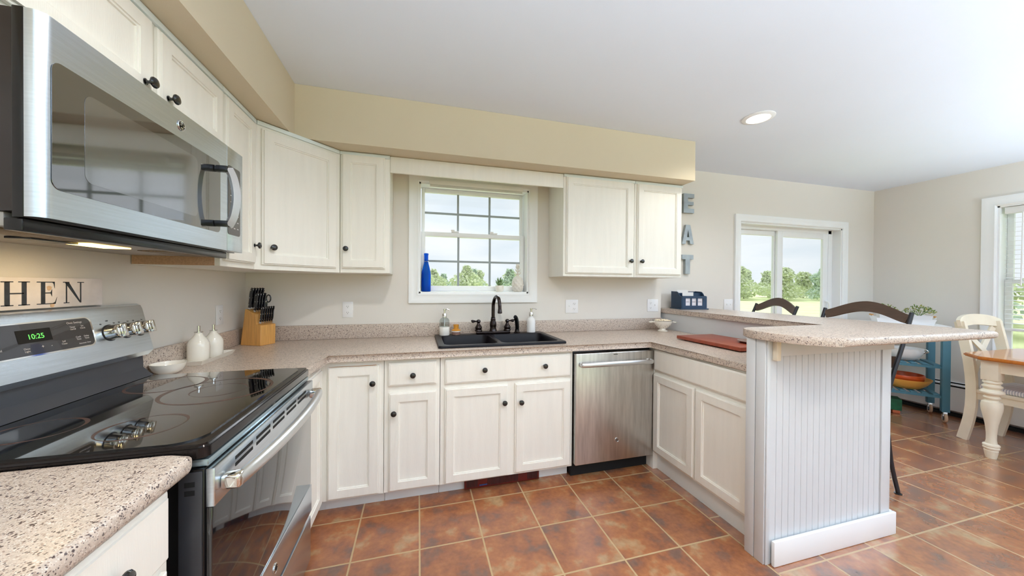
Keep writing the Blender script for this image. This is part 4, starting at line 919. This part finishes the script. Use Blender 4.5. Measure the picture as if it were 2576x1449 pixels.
# local x forward, local y = left of facing = edge_dir
bm = NB(); prism(bm, [(0, 0), (.15, 0), (.152, .13), (.118, .137), (.112, .20), (.035, .232)], 0, .11, MXZ)
es = list(bm.edges); bmesh.ops.bevel(bm, geom=es, offset=.0015, segments=1, affect='EDGES'); P('block_body', bm, bamboo_m, r)
def knife(label, loc, L_, wd, tilt, kind='knife'):
    k = T(kind, label, 'knife' if kind == 'knife' else 'scissors', loc, rz, 'knives in the block'); k.rotation_euler = (0, tilt, rz)
    bm = NB(); pts = spline([(0, 0, 0), (.002, 0, L_*.3), (-.001, 0, L_*.7), (.004, 0, L_)], 5); n_ = len(pts)
    tube(bm, pts, [.5*(1 if 2 < i < n_-2 else .8)*wd for i in range(n_)], 10, sx=.55, sy=1.0, upv=(1, 0, 0)); h = P('handle', bm, knifeh_m, k)
    bm = NB(); bx(bm, -.008, .008, -.001, .001, -.012, 0); P('blade', bm, steelk_m, k)
    bm = NB()
    for f in (.15, .5, .88): lathe(bm, [(.0028, -wd*.30), (.0028, wd*.30)], 8, Matrix.Translation((0, 0, L_*f)) @ Matrix.Rotation(PI/2, 4, 'X'))
    lathe(bm, [(.0032, 0), (.0025, .002), (0, .0025)], 8, Matrix.Translation((wd*.45, 0, L_*.93)) @ Matrix.Rotation(PI/2, 4, 'Y'))
    P('rivets', bm, steelk_m, h); return k
def LW(x, y, z): return org+fdir*x+edge_dir*y+Vector((0, 0, z))
ordn = ['first', 'second', 'third', 'fourth', 'fifth', 'sixth', 'seventh']
for i in range(5): knife('%s large black-handled knife from the left in back row of knife block' % ordn[i], LW(.052, .014+i*.0195, .241), .128, .024, math.radians(9))
for i in range(4): knife('%s black-handled knife from the left in middle row of knife block' % ordn[i], LW(.092, .014+i*.019, .224), .112, .021, math.radians(9))
for i in range(6): knife('%s small black steak knife from the left in lowest row of knife block' % ordn[i], LW(.136, .012+i*.0165, .152), .098, .0165, math.radians(9))
k = T('kitchen_scissors', 'black-handled kitchen scissors at right end of knife block', 'scissors', LW(.092, .096, .222), rz)
bm = NB()
for s in (-1, 1):
    tube(bm, [(.014*s+.012*math.cos(a/12*2*PI), 0, .075+.024*math.sin(a/12*2*PI)) for a in range(13)], .004, 8)
    tube(bm, [(.0, 0, -.006), (.006*s, 0, .052)], .0045, 8)
bmesh.ops.rotate(bm, cent=(0, 0, 0), matrix=Matrix.Rotation(.6, 3, 'Z'), verts=bm.verts); P('scissor_handles', bm, knifeh_m, k)
# ------------------------------------------------------------------ peninsula items
r = T('colander_bowl', 'small white footed colander full of pale contents at back of peninsula counter', 'bowl', (3.222, -.165, CT))
bm = NB(); lathe(bm, [(.042, 0), (.044, .003), (.026, .016), (.024, .022), (.045, .034), (.068, .058), (.079, .082), (.083, .094), (.080, .095), (.075, .08), (.062, .06), (.04, .04), (0, .03)], 32); bb = P('bowl_body', bm, ceram_m, r)
bm = NB(); tube(bm, [(.083*math.cos(a/32*2*PI), .083*math.sin(a/32*2*PI), .0955) for a in range(33)], .0018, 6); P('black_rim', bm, black_m, r)
for s in (-1, 1):
    bm = NB(); tube(bm, spline([(s*.078, -.02, .084), (s*.112, -.016, .080), (s*.116, 0, .079), (s*.112, .016, .080), (s*.078, .02, .084)], 4), .004, 8); bmesh.ops.rotate(bm, cent=(0, 0, 0), matrix=Matrix.Rotation(-.25, 3, 'Z'), verts=bm.verts); P('handle', bm, ceram_m, r)
bm = NB()
for j, (rr, zz) in enumerate(((.050, .038), (.060, .050), (.069, .0605))):
    for i in range(18):
        a = 2*PI*(i+.5*j)/18
        if i % 4 == 3: continue
        lathe(bm, [(.0018, 0), (.0018, .0022)], 6, Matrix.Translation((rr*math.cos(a), rr*math.sin(a), zz)) @ Matrix.Rotation(a, 4, 'Z') @ Matrix.Rotation(2.1, 4, 'Y'))
P('drain_holes', bm, black_m, bb)
random.seed(5); bm = NB()
for i in range(70):
    a = random.random()*2*PI; q = .068*math.sqrt(random.random()); bmesh.ops.create_icosphere(bm, subdivisions=1, radius=.008+random.random()*.005, matrix=Matrix.Translation((q*math.cos(a), q*math.sin(a), .087+.014*(1-q/.07))))
P('contents', bm, popc_m, r)
r = T('cutting_board', 'thick reddish cherry cutting board lying on the peninsula counter', 'cutting board', (3.168, -.84, CT))
bm = NB(); bx(bm, -.165, .165, -.27, .255, .006, .030, .004); P('board', bm, redwood_m, r)
bm = NB()
for x in (-.13, .13):
    for y in (-.22, .2): lathe(bm, [(.012, 0), (.012, .0065)], 12, Matrix.Translation((x, y, 0)))
P('rubber_feet', bm, black_m, r)
r = T('grey_platter', 'flat grey dish resting on the cherry cutting board behind the bar end', 'dish', (3.235, -1.0, CT+.0305))
bm = NB(); lathe(bm, [(.05, 0), (.07, .003), (.088, .014), (.086, .015), (.066, .006), (0, .005)], 28); P('dish_body', bm, mat('grey_dish', (140, 118, 108), .35, nscale=8, namt=.1), r)
# mail organizer
r = T('mail_organizer', 'navy blue wooden desktop mail organizer on the raised bar by the wall', 'organizer', (3.60, -.055, 1.1006), math.radians(-9))
w, d = .25, .165
bm = NB(); bx(bm, -w/2-.012, w/2+.012, -d/2-.012, d/2+.006, 0, .009, .002); P('base_board', bm, navy_m, r)
sp = [(-d/2, .0095), (-d/2, .120), (-d/2+.02, .121), (-d/2+.035, .125), (-d/2+.05, .145), (-d/2+.07, .160), (-d/2+.09, .163), (d/2, .165), (d/2, .0095)]
for s in (-1, 1):
    bm = NB(); prism(bm, sp, (s*w/2) if s < 0 else (w/2-.008), (-w/2+.008) if s < 0 else w/2, MYZ); P('side_panel', bm, navy_m, r)
bm = NB(); fz0, fz1 = .0095, .124; y0 = -d/2-.002
for a in ((-w/2+.008, -.085, fz0, fz1), (.085, w/2-.008, fz0, fz1), (-.085, .085, fz0, .035), (-.085, .085, .102, fz1), (-.035, -.023, .035, .102), (.023, .035, .035, .102)): bx(bm, a[0], a[1], y0, y0+.008, a[2], a[3])
P('front_panel', bm, navy_m, r)
bm = NB(); bx(bm, -w/2+.008, w/2-.008, d/2-.008, d/2, .0095, .163); bx(bm, -w/2+.008, w/2-.008, -.004, .002, .0095, .150); P('back_panel', bm, navy_m, r)
for i in range(3):
    cx = -.06+i*.058; cx = (-.060, 0, .060)[i]
    bm = NB(); bx(bm, cx-.0245, cx+.0245, y0+.0082, y0+.0095, .034, .103); o = P('label_card', bm, mat('plaid_card', (226, 222, 228), .6, nscale=60, namt=.06), r)
    bm = NB()
    for q in range(5): bx(bm, cx-.016+q*.0068, cx-.012+q*.0068, y0+.0074, y0+.008, .066, .072)
    P('card_lettering', bm, ink_m, o)
for i, (a, c, z_, lb) in enumerate(((-.105, .005, .178, 'white envelope at the back of the navy mail organizer'), (-.08, .03, .158, 'white envelope in the middle of the navy mail organizer'))):
    e = one('envelope', (lambda b: (bx(b, a, c, (.018, -.025)[i], (.0195, -.0235)[i], .012, z_), b)[1])(NB()), paper_m, lb, 'envelope', (3.60, -.055, 1.1006), math.radians(-9), 'envelopes in the organizer')
# EAT letters
def block_letter(ch):
    b = NB(); h = .19; D = .030
    def pl(p): prism(b, p, -D, -.0005, MXZ)
    if ch == 'E': pl([(0, 0), (.125, 0), (.125, .042), (.05, .042), (.05, .078), (.118, .078), (.118, .112), (.05, .112), (.05, .15), (.125, .15), (.125, h), (0, h)])
    if ch == 'T': pl([(.04, 0), (.095, 0), (.095, .145), (.135, .145), (.135, h), (0, h), (0, .145), (.04, .145)])
    if ch == 'A':
        pl([(0, 0), (.042, 0), (.052, .042), (.070, .14), (.088, .042), (.098, 0), (.14, 0), (.095, h), (.045, h)]); pl([(.050, .035), (.090, .035), (.084, .068), (.056, .068)])
    return b
for ch, x, z, lb in (('E', 3.665, 2.045, 'galvanized metal letter E on wall, top of the vertical word'), ('A', 3.650, 1.735, 'galvanized metal letter A on wall, middle of the vertical word'), ('T', 3.652, 1.437, 'galvanized metal letter T on wall, bottom of the vertical word')):
    one('metal_letter', block_letter(ch), galv_m, lb, 'letter', (x, YB-.0005, z), 0, 'metal wall letters')
# ------------------------------------------------------------------ ceiling light
LC = (3.40, -.885)
r = T('recessed_ceiling_light', 'white recessed ceiling downlight glowing over the peninsula', 'ceiling light', (LC[0], LC[1], HC-.0005))
bm = NB(); lathe(bm, [(.098, 0), (.098, -.003), (.094, -.006), (.072, -.010), (.068, -.006), (.068, 0)], 40, cap=False); P('trim_ring', bm, trim_m, r)
bm = NB(); lathe(bm, [(0, -.004), (.067, -.004), (.067, -.001), (0, -.001)], 32); P('lens', bm, lamp_m, r)
light('downlight', 'SPOT', (LC[0], LC[1], HC-.02), 22, WARM, .07, spot_size=2.6, spot_blend=.6)
for (x, y) in ((1.25, -1.75), (2.35, -2.7)):  # two more downlights added out of view to brighten the kitchen
    q = dup(r, (x, y, HC-.0005), 0, 'added out-of-view ceiling downlight %s' % ('over the kitchen floor nearer the range' if x < 2 else 'over the open floor opposite the sink wall'))
    light('downlight', 'SPOT', (x, y, HC-.02), 50, WARM, .07, spot_size=2.7, spot_blend=.6)
# ------------------------------------------------------------------ bar stools
def stool(label, loc, rz):
    """local: +x = backwards (back side), width along y; front at -x"""
    r = T('bar_stool', label, 'stool', loc, rz, 'bar stools at the raised bar')
    prof = [(.115, 1.158), (.085, 1.05), (.026, .945), (-.05, .80), (-.093, .70), (-.111, .62), (-.122, .55), (-.124, .472), (-.108, .344), (-.074, .189), (-.012, .004)]
    prof = [(.112, 1.150), (.026, .945), (-.065, .756), (-.111, .62), (-.122, .472), (-.104, .344), (-.072, .189), (-.008, .006)]
    for s in (-1, 1):
        bm = NB(); tube(bm, spline([(x, s*.242*(1 if z > .6 else 1+.02), z) for x, z in prof], 6), .0115, 10, sx=1, sy=1.1)
        lathe(bm, [(.019, 0), (.019, .004), (.010, .008)], 12, Matrix.Translation((-.008, s*.247, .0005))); P('back_leg', bm, iron_m, r)
        bm = NB(); tube(bm, spline([(-.49, s*.20, .64), (-.50, s*.215, .35), (-.53, s*.24, .006)], 6), .0115, 10); lathe(bm, [(.019, 0), (.019, .004), (.010, .008)], 12, Matrix.Translation((-.53, s*.24, .0005))); P('front_leg', bm, iron_m, r)
        bm = NB(); tube(bm, spline([(-.10, s*.225, .655), (-.02, s*.20, .73), (.0, s*.19, .80), (-.02, s*.185, .845), (.0, s*.175, .86)], 5), .0085, 8); P('scroll_brace', bm, iron_m, r)
        bm = NB(); tube(bm, spline([(-.115, s*.244, .285), (-.30, s*.235, .285), (-.50, s*.222, .285)], 4), .008, 8); P('stretcher', bm, iron_m, r)
        bm = NB(); tube(bm, spline([(-.117, s*.17, .287), (-.115, s*.205, .280), (-.098, s*.232, .24), (-.08, s*.240, .19)], 4), .007, 8); P('leg_brace', bm, iron_m, r)
    bm = NB(); tube(bm, [(-.118, -.24, .29), (-.118, .24, .29)], .008, 8); tube(bm, [(-.115, -.24, .665), (-.115, .24, .665)], .008, 8); P('back_stretcher', bm, iron_m, r)
    bm = NB(); n = 24; path = []; wv = []
    for i in range(n+1):
        u = -1+2*i/n; y = u*.232; arch = .070*math.cos(u*PI/2)**1.3 if abs(u) < 1 else 0; bow = .035*(1-u*u); path.append((.098+bow-.012*0, y, 1.107+arch)); wv.append(.058+.016*(1-abs(u)))
    ribbon(bm, path, wv, .016, (.3, 0, 1)); P('crest_rail', bm, espresso_m, r)
    bm = NB(); path = []; wv = []
    for i in range(n+1):
        u = -1+2*i/n; path.append((-.022+.03*(1-u*u), u*.232, .835-.012*(1-u*u))); wv.append(.062+.012*abs(u))
    ribbon(bm, path, wv, .015, (.4, 0, 1)); P('lower_back_rail', bm, espresso_m, r)
    bm = NB(); prism(bm, [(p[0], p[1]) for p in bowl_ring(-.51, -.125, -.225, .225, 0, .05, 5)], .662, .70); bmesh.ops.bevel(bm, geom=[e for e in bm.edges if all(v.co.z > .699 for v in e.verts)], offset=.012, segments=3, affect='EDGES'); P('seat', bm, espresso_m, r)
    return r
s0 = stool('dark wood and black iron bar stool nearer the rounded bar end', (4.092, -1.043, 0), 0)
s1 = dup(s0, (4.17, -.33, 0), math.radians(-16), 'dark wood and black iron bar stool nearer the patio door')
# ------------------------------------------------------------------ kitchen cart
N0 = Vector((6.10, -.64, 0)); sh = Vector((math.sin(math.radians(50)), math.cos(math.radians(50)), 0)); lo = Vector((-math.sin(math.radians(40)), math.cos(math.radians(40)), 0))
crz = math.atan2(lo.y, lo.x)       # local x = long axis (away from near end), local y = ... left of x = -sh
r = T('kitchen_cart', 'teal blue rolling kitchen cart with two slatted shelves in the dining corner', 'cart', N0, crz)
CL, CD = .56, .33   # local y from 0 to -CD
for i, (x, y) in enumerate(((.0, 0), (CL, 0), (0, -CD), (CL, -CD))):
    bm = NB(); bx(bm, x-.026, x+.026, y-.026, y+.026, .105, .922, .002); P('post', bm, teal_m, r)
    bm = NB(); bx(bm, x-.014, x+.014, y-.016, y+.016, .062, .1045, .002); bx(bm, x-.018, x-.014, y-.006, y+.006, .03, .075); bx(bm, x+.014, x+.018, y-.006, y+.006, .03, .075); cs = P('caster_fork', bm, steelk_m, r)
    bm = NB(); lathe(bm, [(.026, -.010), (.042, -.010), (.045, -.007), (.045, .007), (.042, .010), (.026, .010)], 24, Matrix.Translation((x, y, .0455)) @ Matrix.Rotation(PI/2, 4, 'Y')); P('wheel', bm, cast_m, cs)
    bm = NB(); lathe(bm, [(.0265, -.0115), (.0265, .0115)], 20, Matrix.Translation((x, y, .0455)) @ Matrix.Rotation(PI/2, 4, 'Y')); P('wheel_hub', bm, black_m, cs)
for zz in (.255, .545):
    bm = NB(); bx(bm, .027, CL-.027, -.012, .010, zz-.022, zz+.002); bx(bm, .027, CL-.027, -CD-.010, -CD+.012, zz-.022, zz+.002)
    for i in range(7): x = .055+i*(CL-.11)/6; bx(bm, x-.022, x+.022, -CD+.004, -.004+.012, zz+.0025, zz+.014, .001)
    P('slatted_shelf', bm, teal_m, r)
bm = NB(); bx(bm, -.030, CL+.03, -CD-.03, .030, .9225, .942, .003); P('cart_top', bm, plast_m, r)
def CW(x, y, z): return N0+lo*x-sh*(-y)*0+lo*0+(-sh)*(-0)+Vector((0, 0, z))+sh*(-y)
r = T('white_tray', 'white metal tray with wooden end handles on top of the teal cart', 'tray', CW(.26, -.15, .9426), crz)
bm = NB(); trough(bm, .42, .25, .055, .003, .015); P('tray_body', bm, plast_m, r)
for s in (-1, 1):
    bm = NB(); tube(bm, [(s*.222, -.05, .078), (s*.222, .05, .078)], .008, 10); h = P('wooden_handle', bm, brushw_m, r)
    for y in (-.06, .06):
        bm = NB(); tube(bm, spline([(s*.207, y, .052), (s*.222, y, .065), (s*.222, y*.9, .078)], 3), .0025, 6); P('handle_wire', bm, plast_m, h)
def potted(label, loc, pw, seed):
    r = T('potted_plant', label, 'plant', loc, crz, 'bushy potted plants on the cart')
    bm = NB(); a, b_ = pw*.40, pw*.5
    V = [[bm.verts.new(p) for p in q] for q in ([(-a, -a, 0), (a, -a, 0), (a, a, 0), (-a, a, 0)], [(-b_, -b_, .085), (b_, -b_, .085), (b_, b_, .085), (-b_, b_, .085)], [(-b_+.004, -b_+.004, .085), (b_-.004, -b_+.004, .085), (b_-.004, b_-.004, .085), (-b_+.004, b_-.004, .085)], [(-b_+.008, -b_+.008, .072), (b_-.008, -b_+.008, .072), (b_-.008, b_-.008, .072), (-b_+.008, b_-.008, .072)])]
    bm.faces.new(V[0][::-1]); bm.faces.new(V[3])
    for p, q in zip(V, V[1:]):
        for i in range(4): bm.faces.new((p[i], p[(i+1) % 4], q[(i+1) % 4], q[i]))
    P('plant_pot', bm, plast_m, r)
    rnd = random.Random(seed)
    for nm, mt, cnt in (('green_leaves', leaf_m, 150), ('yellow_leaves', leafy_m, 80)):
        bm = NB()
        for i in range(cnt):
            th = rnd.random()*2*PI; q = pw*.72*math.sqrt(rnd.random()); z = .095+.09*(1-(q/(pw*.8))**2)*rnd.random()**.5+.01*rnd.random()
            c = Vector((q*math.cos(th), q*math.sin(th), z)); dr_ = Vector((math.cos(th)*.6+rnd.uniform(-.6, .6), math.sin(th)*.6+rnd.uniform(-.6, .6), rnd.uniform(.1, .9))).normalized()*(.016+.010*rnd.random())
            sd = dr_.cross(Vector((rnd.uniform(-1, 1), rnd.uniform(-1, 1), 1))).normalized()*.0055; nn = dr_.cross(sd).normalized()*.0012
            vs = [bm.verts.new(c), bm.verts.new(c+dr_*.5+sd+nn), bm.verts.new(c+dr_), bm.verts.new(c+dr_*.5-sd+nn)]
            bm.faces.new(vs)
        P(nm, bm, mt, r, raw=True)
    bm = NB()
    for i in range(14):
        th = i*2.4; tube(bm, [(0, 0, .07), (math.cos(th)*pw*.4, math.sin(th)*pw*.4, .13)], .0015, 5)
    P('stems', bm, leaf_m, r)
potted('bushy green plant in white pot on the cart tray, nearer the wall corner', CW(.378, -.13, .9470), .120, 1)
potted('bushy green plant in white pot on the cart tray, nearer the dining window', CW(.140, -.13, .9470), .150, 2)
def bowl(name, label, loc, prof, m, seg=36, lid=None):
    r = T(name, label, 'bowl', loc, crz); bm = NB(); lathe(bm, prof, seg); P('bowl_body', bm, m, r); return r
b1 = bowl('mixing_bowl', 'large white mixing bowl on the upper shelf of the teal cart', CW(.235, -.16, .5595), [(.05, 0), (.08, .006), (.115, .04), (.135, .085), (.138, .12), (.142, .124), (.138, .126), (.132, .12), (.125, .085), (.10, .04), (0, .01)], plast_m)
bm = NB(); tube(bm, spline([(-.138, -.02, .118), (-.165, -.02, .112), (-.172, -.01, .095), (-.150, -.005, .085), (-.136, 0, .08)], 4), .006, 8, sx=2); P('bowl_handle', bm, chrome_m, b1)
bowl('yellow_bowl', 'wide yellow wooden bowl on the bottom shelf of the teal cart', CW(.225, -.165, .2695), [(.08, 0), (.11, .006), (.155, .045), (.185, .09), (.19, .104), (.184, .104), (.176, .09), (.145, .05), (.10, .012), (0, .010)], yellow_m)
bowl('wooden_bowl', 'orange-brown wooden bowl nested inside the wide yellow bowl', CW(.235, -.160, .2810), [(.07, 0), (.09, .006), (.13, .05), (.148, .095), (.150, .122), (.146, .132), (.140, .132), (.140, .12), (.12, .05), (0, .012)], woodbowl_m)
r = T('wire_basket', 'dark green bin with terracotta piece on floor under the teal cart', 'basket', CW(.36, -.16, 0), crz)
bm = NB(); prism(bm, [(-.10, -.07), (.10, -.07), (.10, .07), (-.10, .07)], .03, .145); bmesh.ops.scale(bm, vec=(1, 1, 1), verts=bm.verts); P('bin_body', bm, green_m, r)
bm = NB(); bx(bm, -.085, -.03, .02, .085, .0005, .029, .004); bx(bm, .03, .085, -.05, .05, .0005, .029, .004); P('terracotta_feet', bm, terra_m, r)
# ------------------------------------------------------------------ baseboard heater
r = T('baseboard_heater', 'long white baseboard heater with dark slots along the dining wall', 'heater', (XR, 0, 0))
bm = NB(); prism(bm, [(-.001, .03), (-.001, .345), (-.03, .345), (-.062, .325), (-.066, .30), (-.066, .06), (-.04, .045)], -2.6, .10, Matrix(((1, 0, 0, 0), (0, 0, 1, 0), (0, 1, 0, 0), (0, 0, 0, 1)))); P('heater_cover', bm, trim_m, r)
bm = NB(); bx(bm, -.0665, -.05, -2.6, .10, .302, .316); bx(bm, -.060, -.002, -2.6, .10, .001, .029); bx(bm, -.050, -.028, -2.59, .095, .3385, .3455); P('heater_slots', bm, dark_m, r)
# ------------------------------------------------------------------ dining table
r = T('dining_table', 'dining table with orange-stained top and cream turned legs at right edge', 'table', (5.325, -1.0, 0))
TZ = .785; tl, tw = 1.05, 1.55
bm = NB(); c = .13
prism(bm, [(c+.02, 0), (tl-c, 0), (tl, -c), (tl, -tw+c), (tl-c, -tw), (c, -tw), (0, -tw+c), (0, -c)], TZ-.026, TZ)
bmesh.ops.bevel(bm, geom=[e for e in bm.edges if abs(e.verts[0].co.z-e.verts[1].co.z) < 1e-6], offset=.007, segments=3, affect='EDGES'); P('table_top', bm, orange_m, r)
lx_, ly_ = .09, .17
bm = NB()
for a in ((lx_+.03, tl-lx_-.03, -ly_+.012, -ly_+.03), (lx_+.03, tl-lx_-.03, -tw+ly_-.03, -tw+ly_-.012)): bx(bm, a[0], a[1], a[2], a[3], TZ-.12, TZ-.0265)
for a in ((lx_-.012, lx_+.008), (tl-lx_-.008, tl-lx_+.012)): bx(bm, a[0], a[1], -tw+ly_+.03, -ly_-.03, TZ-.12, TZ-.0265)
P('apron', bm, cream_m, r)
lp_ = [(.0, .0005), (.026, .0005), (.030, .02), (.036, .06), (.033, .065), (.041, .075), (.042, .083), (.038, .090), (.043, .097), (.042, .106), (.030, .115), (.026, .14), (.026, .19), (.032, .26), (.044, .33), (.052, .375), (.054, .41), (.050, .435), (.034, .445), (.032, .452), (.042, .462), (.044, .470), (.036, .480), (.038, .488), (.058, .502), (.060, .512), (.054, .524), (.038, .534), (.040, .54), (.050, .552), (.050, .56), (.040, .568), (.038, .575), (.048, .585), (.046, .596), (.038, .604)]
for x in (lx_, tl-lx_):
    for y in (-ly_, -tw+ly_):
        bm = NB(); lathe(bm, lp_, 32, Matrix.Translation((x, y, 0))); bx(bm, x-.043, x+.043, y-.043, y+.043, .604, TZ-.0265, .003); P('leg', bm, cream_m, r)
# ------------------------------------------------------------------ dining chair
r = T('dining_chair', 'cream white dining chair with curved crest rail tucked behind the dining table', 'chair', (5.92, -1.165, 0), math.radians(-5))
hw = .215
for s in (-1, 1):
    bm = NB(); path = spline([(s*hw, .245, .002), (s*hw, .205, .22), (s*hw, .195, .44), (s*hw, .215, .70), (s*hw, .27, 1.02)], 6); ribbon(bm, path, .062, .030, (0, 1, 0)); P('back_leg', bm, cream_m, r)
    bm = NB(); ribbon(bm, [(s*.205, -.195, .002), (s*.205, -.19, .42)], .045, .045, (0, 1, 0)); P('front_leg', bm, cream_m, r)
bm = NB(); n = 20; path = []; wv = []
for i in range(n+1): u = -1+2*i/n; path.append((u*(hw+.03), .262+.035*(1-u*u), 1.005+.030*(1-u*u))); wv.append(.085*(1-.45*abs(u)**5)+.01)
ribbon(bm, path, wv, .024, (0, .15, 1)); P('crest_rail', bm, cream_m, r)
bm = NB()
ribbon(bm, spline([(-.19, .20, .52), (-.05, .225, .66), (.06, .25, .80), (.19, .27, .96)], 5), .04, .014, (0, 1, .1)) if False else None
for s in (-1, 1): ribbon(bm, spline([(-s*.19, .212, .50), (-s*.03, .235+.009*s, .72), (s*.10, .258+.009*s, .86), (s*.185, .272, .965)], 5), .014, .050, (0, 1, -.2))
P('cross_splats', bm, cream_m, r)
bm = NB(); bx(bm, -.225, .225, -.215, .18, .425, .455, .005); bx(bm, -.19, .19, -.20, -.18, .37, .424); bx(bm, -.19, .19, .16, .178, .37, .424); bx(bm, -.215, -.195, -.17, .17, .37, .424); bx(bm, .195, .215, -.17, .17, .37, .424); P('seat', bm, cream_m, r)
one('seat_cushion', (lambda b: (bx(b, -.21, .21, -.20, .165, 0, .04, .015, 3), b)[1])(NB()), fabric_m, 'white and grey striped seat cushion on the cream dining chair', 'cushion', (5.92, -1.165, .4558), math.radians(-5))
# ------------------------------------------------------------------ blind on dining window
r = T('window_blind', 'white horizontal slat blind hanging in the dining room window', 'blind', (XR+.045, -1.525, 0), -PI/2)
bw = .69
bm = NB(); bx(bm, -bw, bw, -.03, .02, 2.02, 2.082, .003); P('headrail', bm, blind_m, r)
bm = NB(); z = 1.975
while z > .95:
    b0 = len(bm.verts); tl_ = .25; vs = bx(bm, -bw+.004, bw-.004, -.024, .024, -.0013, .0013); bmesh.ops.rotate(bm, cent=(0, 0, 0), matrix=Matrix.Rotation(.12, 3, 'X'), verts=vs); bmesh.ops.translate(bm, vec=(0, -.005, z), verts=vs); z -= .043
P('slats', bm, blind_m, r)
bm = NB(); bx(bm, -bw+.002, bw-.002, -.028, .020, .915, .938, .003); P('bottom_rail', bm, blind_m, r)
bm = NB(); tube(bm, [(-bw+.105, -.036, 2.02), (-bw+.10, -.036, 1.34)], .005, 8); P('tilt_wand', bm, plast_m, r)
bm = NB()
for x in (-bw+.15, 0, bw-.15): tube(bm, [(x, -.032, 2.02), (x, -.032, .93)], .0012, 5)
P('ladder_cords', bm, blind_m, r)
# ------------------------------------------------------------------ outdoors
bm = NB(); bmesh.ops.create_grid(bm, x_segments=60, y_segments=60, size=1)
for v in bm.verts: v.co = Vector((v.co.x*150, v.co.y*150, 0))
bmesh.ops.translate(bm, vec=(0, 0, -.75), verts=bm.verts)
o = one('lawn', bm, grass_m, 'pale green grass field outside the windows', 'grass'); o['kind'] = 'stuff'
def tree_mesh(seed, h, wd, m):
    rnd = random.Random(seed)
    bm = NB()
    for i in range(1500):
        t = rnd.random()**.8; z = h*(.06+.94*t); rad = wd*.5*(1-.8*t**2.4)*(.8+.3*math.sin(seed+t*9)); a = rnd.random()*2*PI; q = rad*math.sqrt(rnd.random())
        c = Vector((q*math.cos(a), q*math.sin(a), z)); s_ = .10+.16*rnd.random()
        d1 = Vector((rnd.uniform(-1, 1), rnd.uniform(-1, 1), rnd.uniform(-.7, .7))).normalized()*s_; d2 = d1.cross(Vector((rnd.uniform(-1, 1), rnd.uniform(-1, 1), rnd.uniform(-1, 1)))).normalized()*s_*.8
        bm.faces.new([bm.verts.new(c-d1), bm.verts.new(c-d2), bm.verts.new(c+d1*.9), bm.verts.new(c+d2)])
        c2 = c+Vector((rnd.uniform(-.2, .2), rnd.uniform(-.2, .2), rnd.uniform(-.15, .2)))
        bm.faces.new([bm.verts.new(c2-d2), bm.verts.new(c2+d1*.7), bm.verts.new(c2+d2*.9), bm.verts.new(c2-d1*.8)])
    return mesh('crown', bm, m, raw=True)
trunk_bm = NB(); tube(trunk_bm, [(0, 0, 0), (.05, 0, 1.5), (0, .05, 3.6)], [.12, .09, .03], 8)
trunk_me = mesh('trunk', trunk_bm, bark_m)
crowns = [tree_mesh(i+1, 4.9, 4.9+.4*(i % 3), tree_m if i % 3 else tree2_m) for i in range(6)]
rnd = random.Random(11); spots = []
for row in range(3):      # seen through the kitchen window
    for i in range(7): spots.append((-5+row*2.1+i*6.4, 46+row*7.5, .82+rnd.random()*.16, 0))
for row in range(3):      # seen through the patio door
    for i in range(6): spots.append((46+row*9+i*5.9-(row == 1)*2.6, 44-i*2.6+row*4.5, 1.02+rnd.random()*.16-.06*i/5, 1))
for row in range(2):      # seen through the dining window
    for i in range(2): spots.append((26+row*8, 1.6+row*2.6+i*6.6, 1.05+rnd.random()*.1, 2))
kinds = ['beyond the kitchen window', 'beyond the patio door', 'beyond the dining window']
for i, (x, y, s, kd) in enumerate(spots):
    e = T('tree', 'haze-paled green leafy tree in the distant tree line %s' % kinds[kd], 'tree', (x, y, -.745), rnd.random()*6, 'trees %s' % kinds[kd]); e.scale = (s, s, s)
    link('crown', crowns[i % 6], e); link('trunk', trunk_me, e)
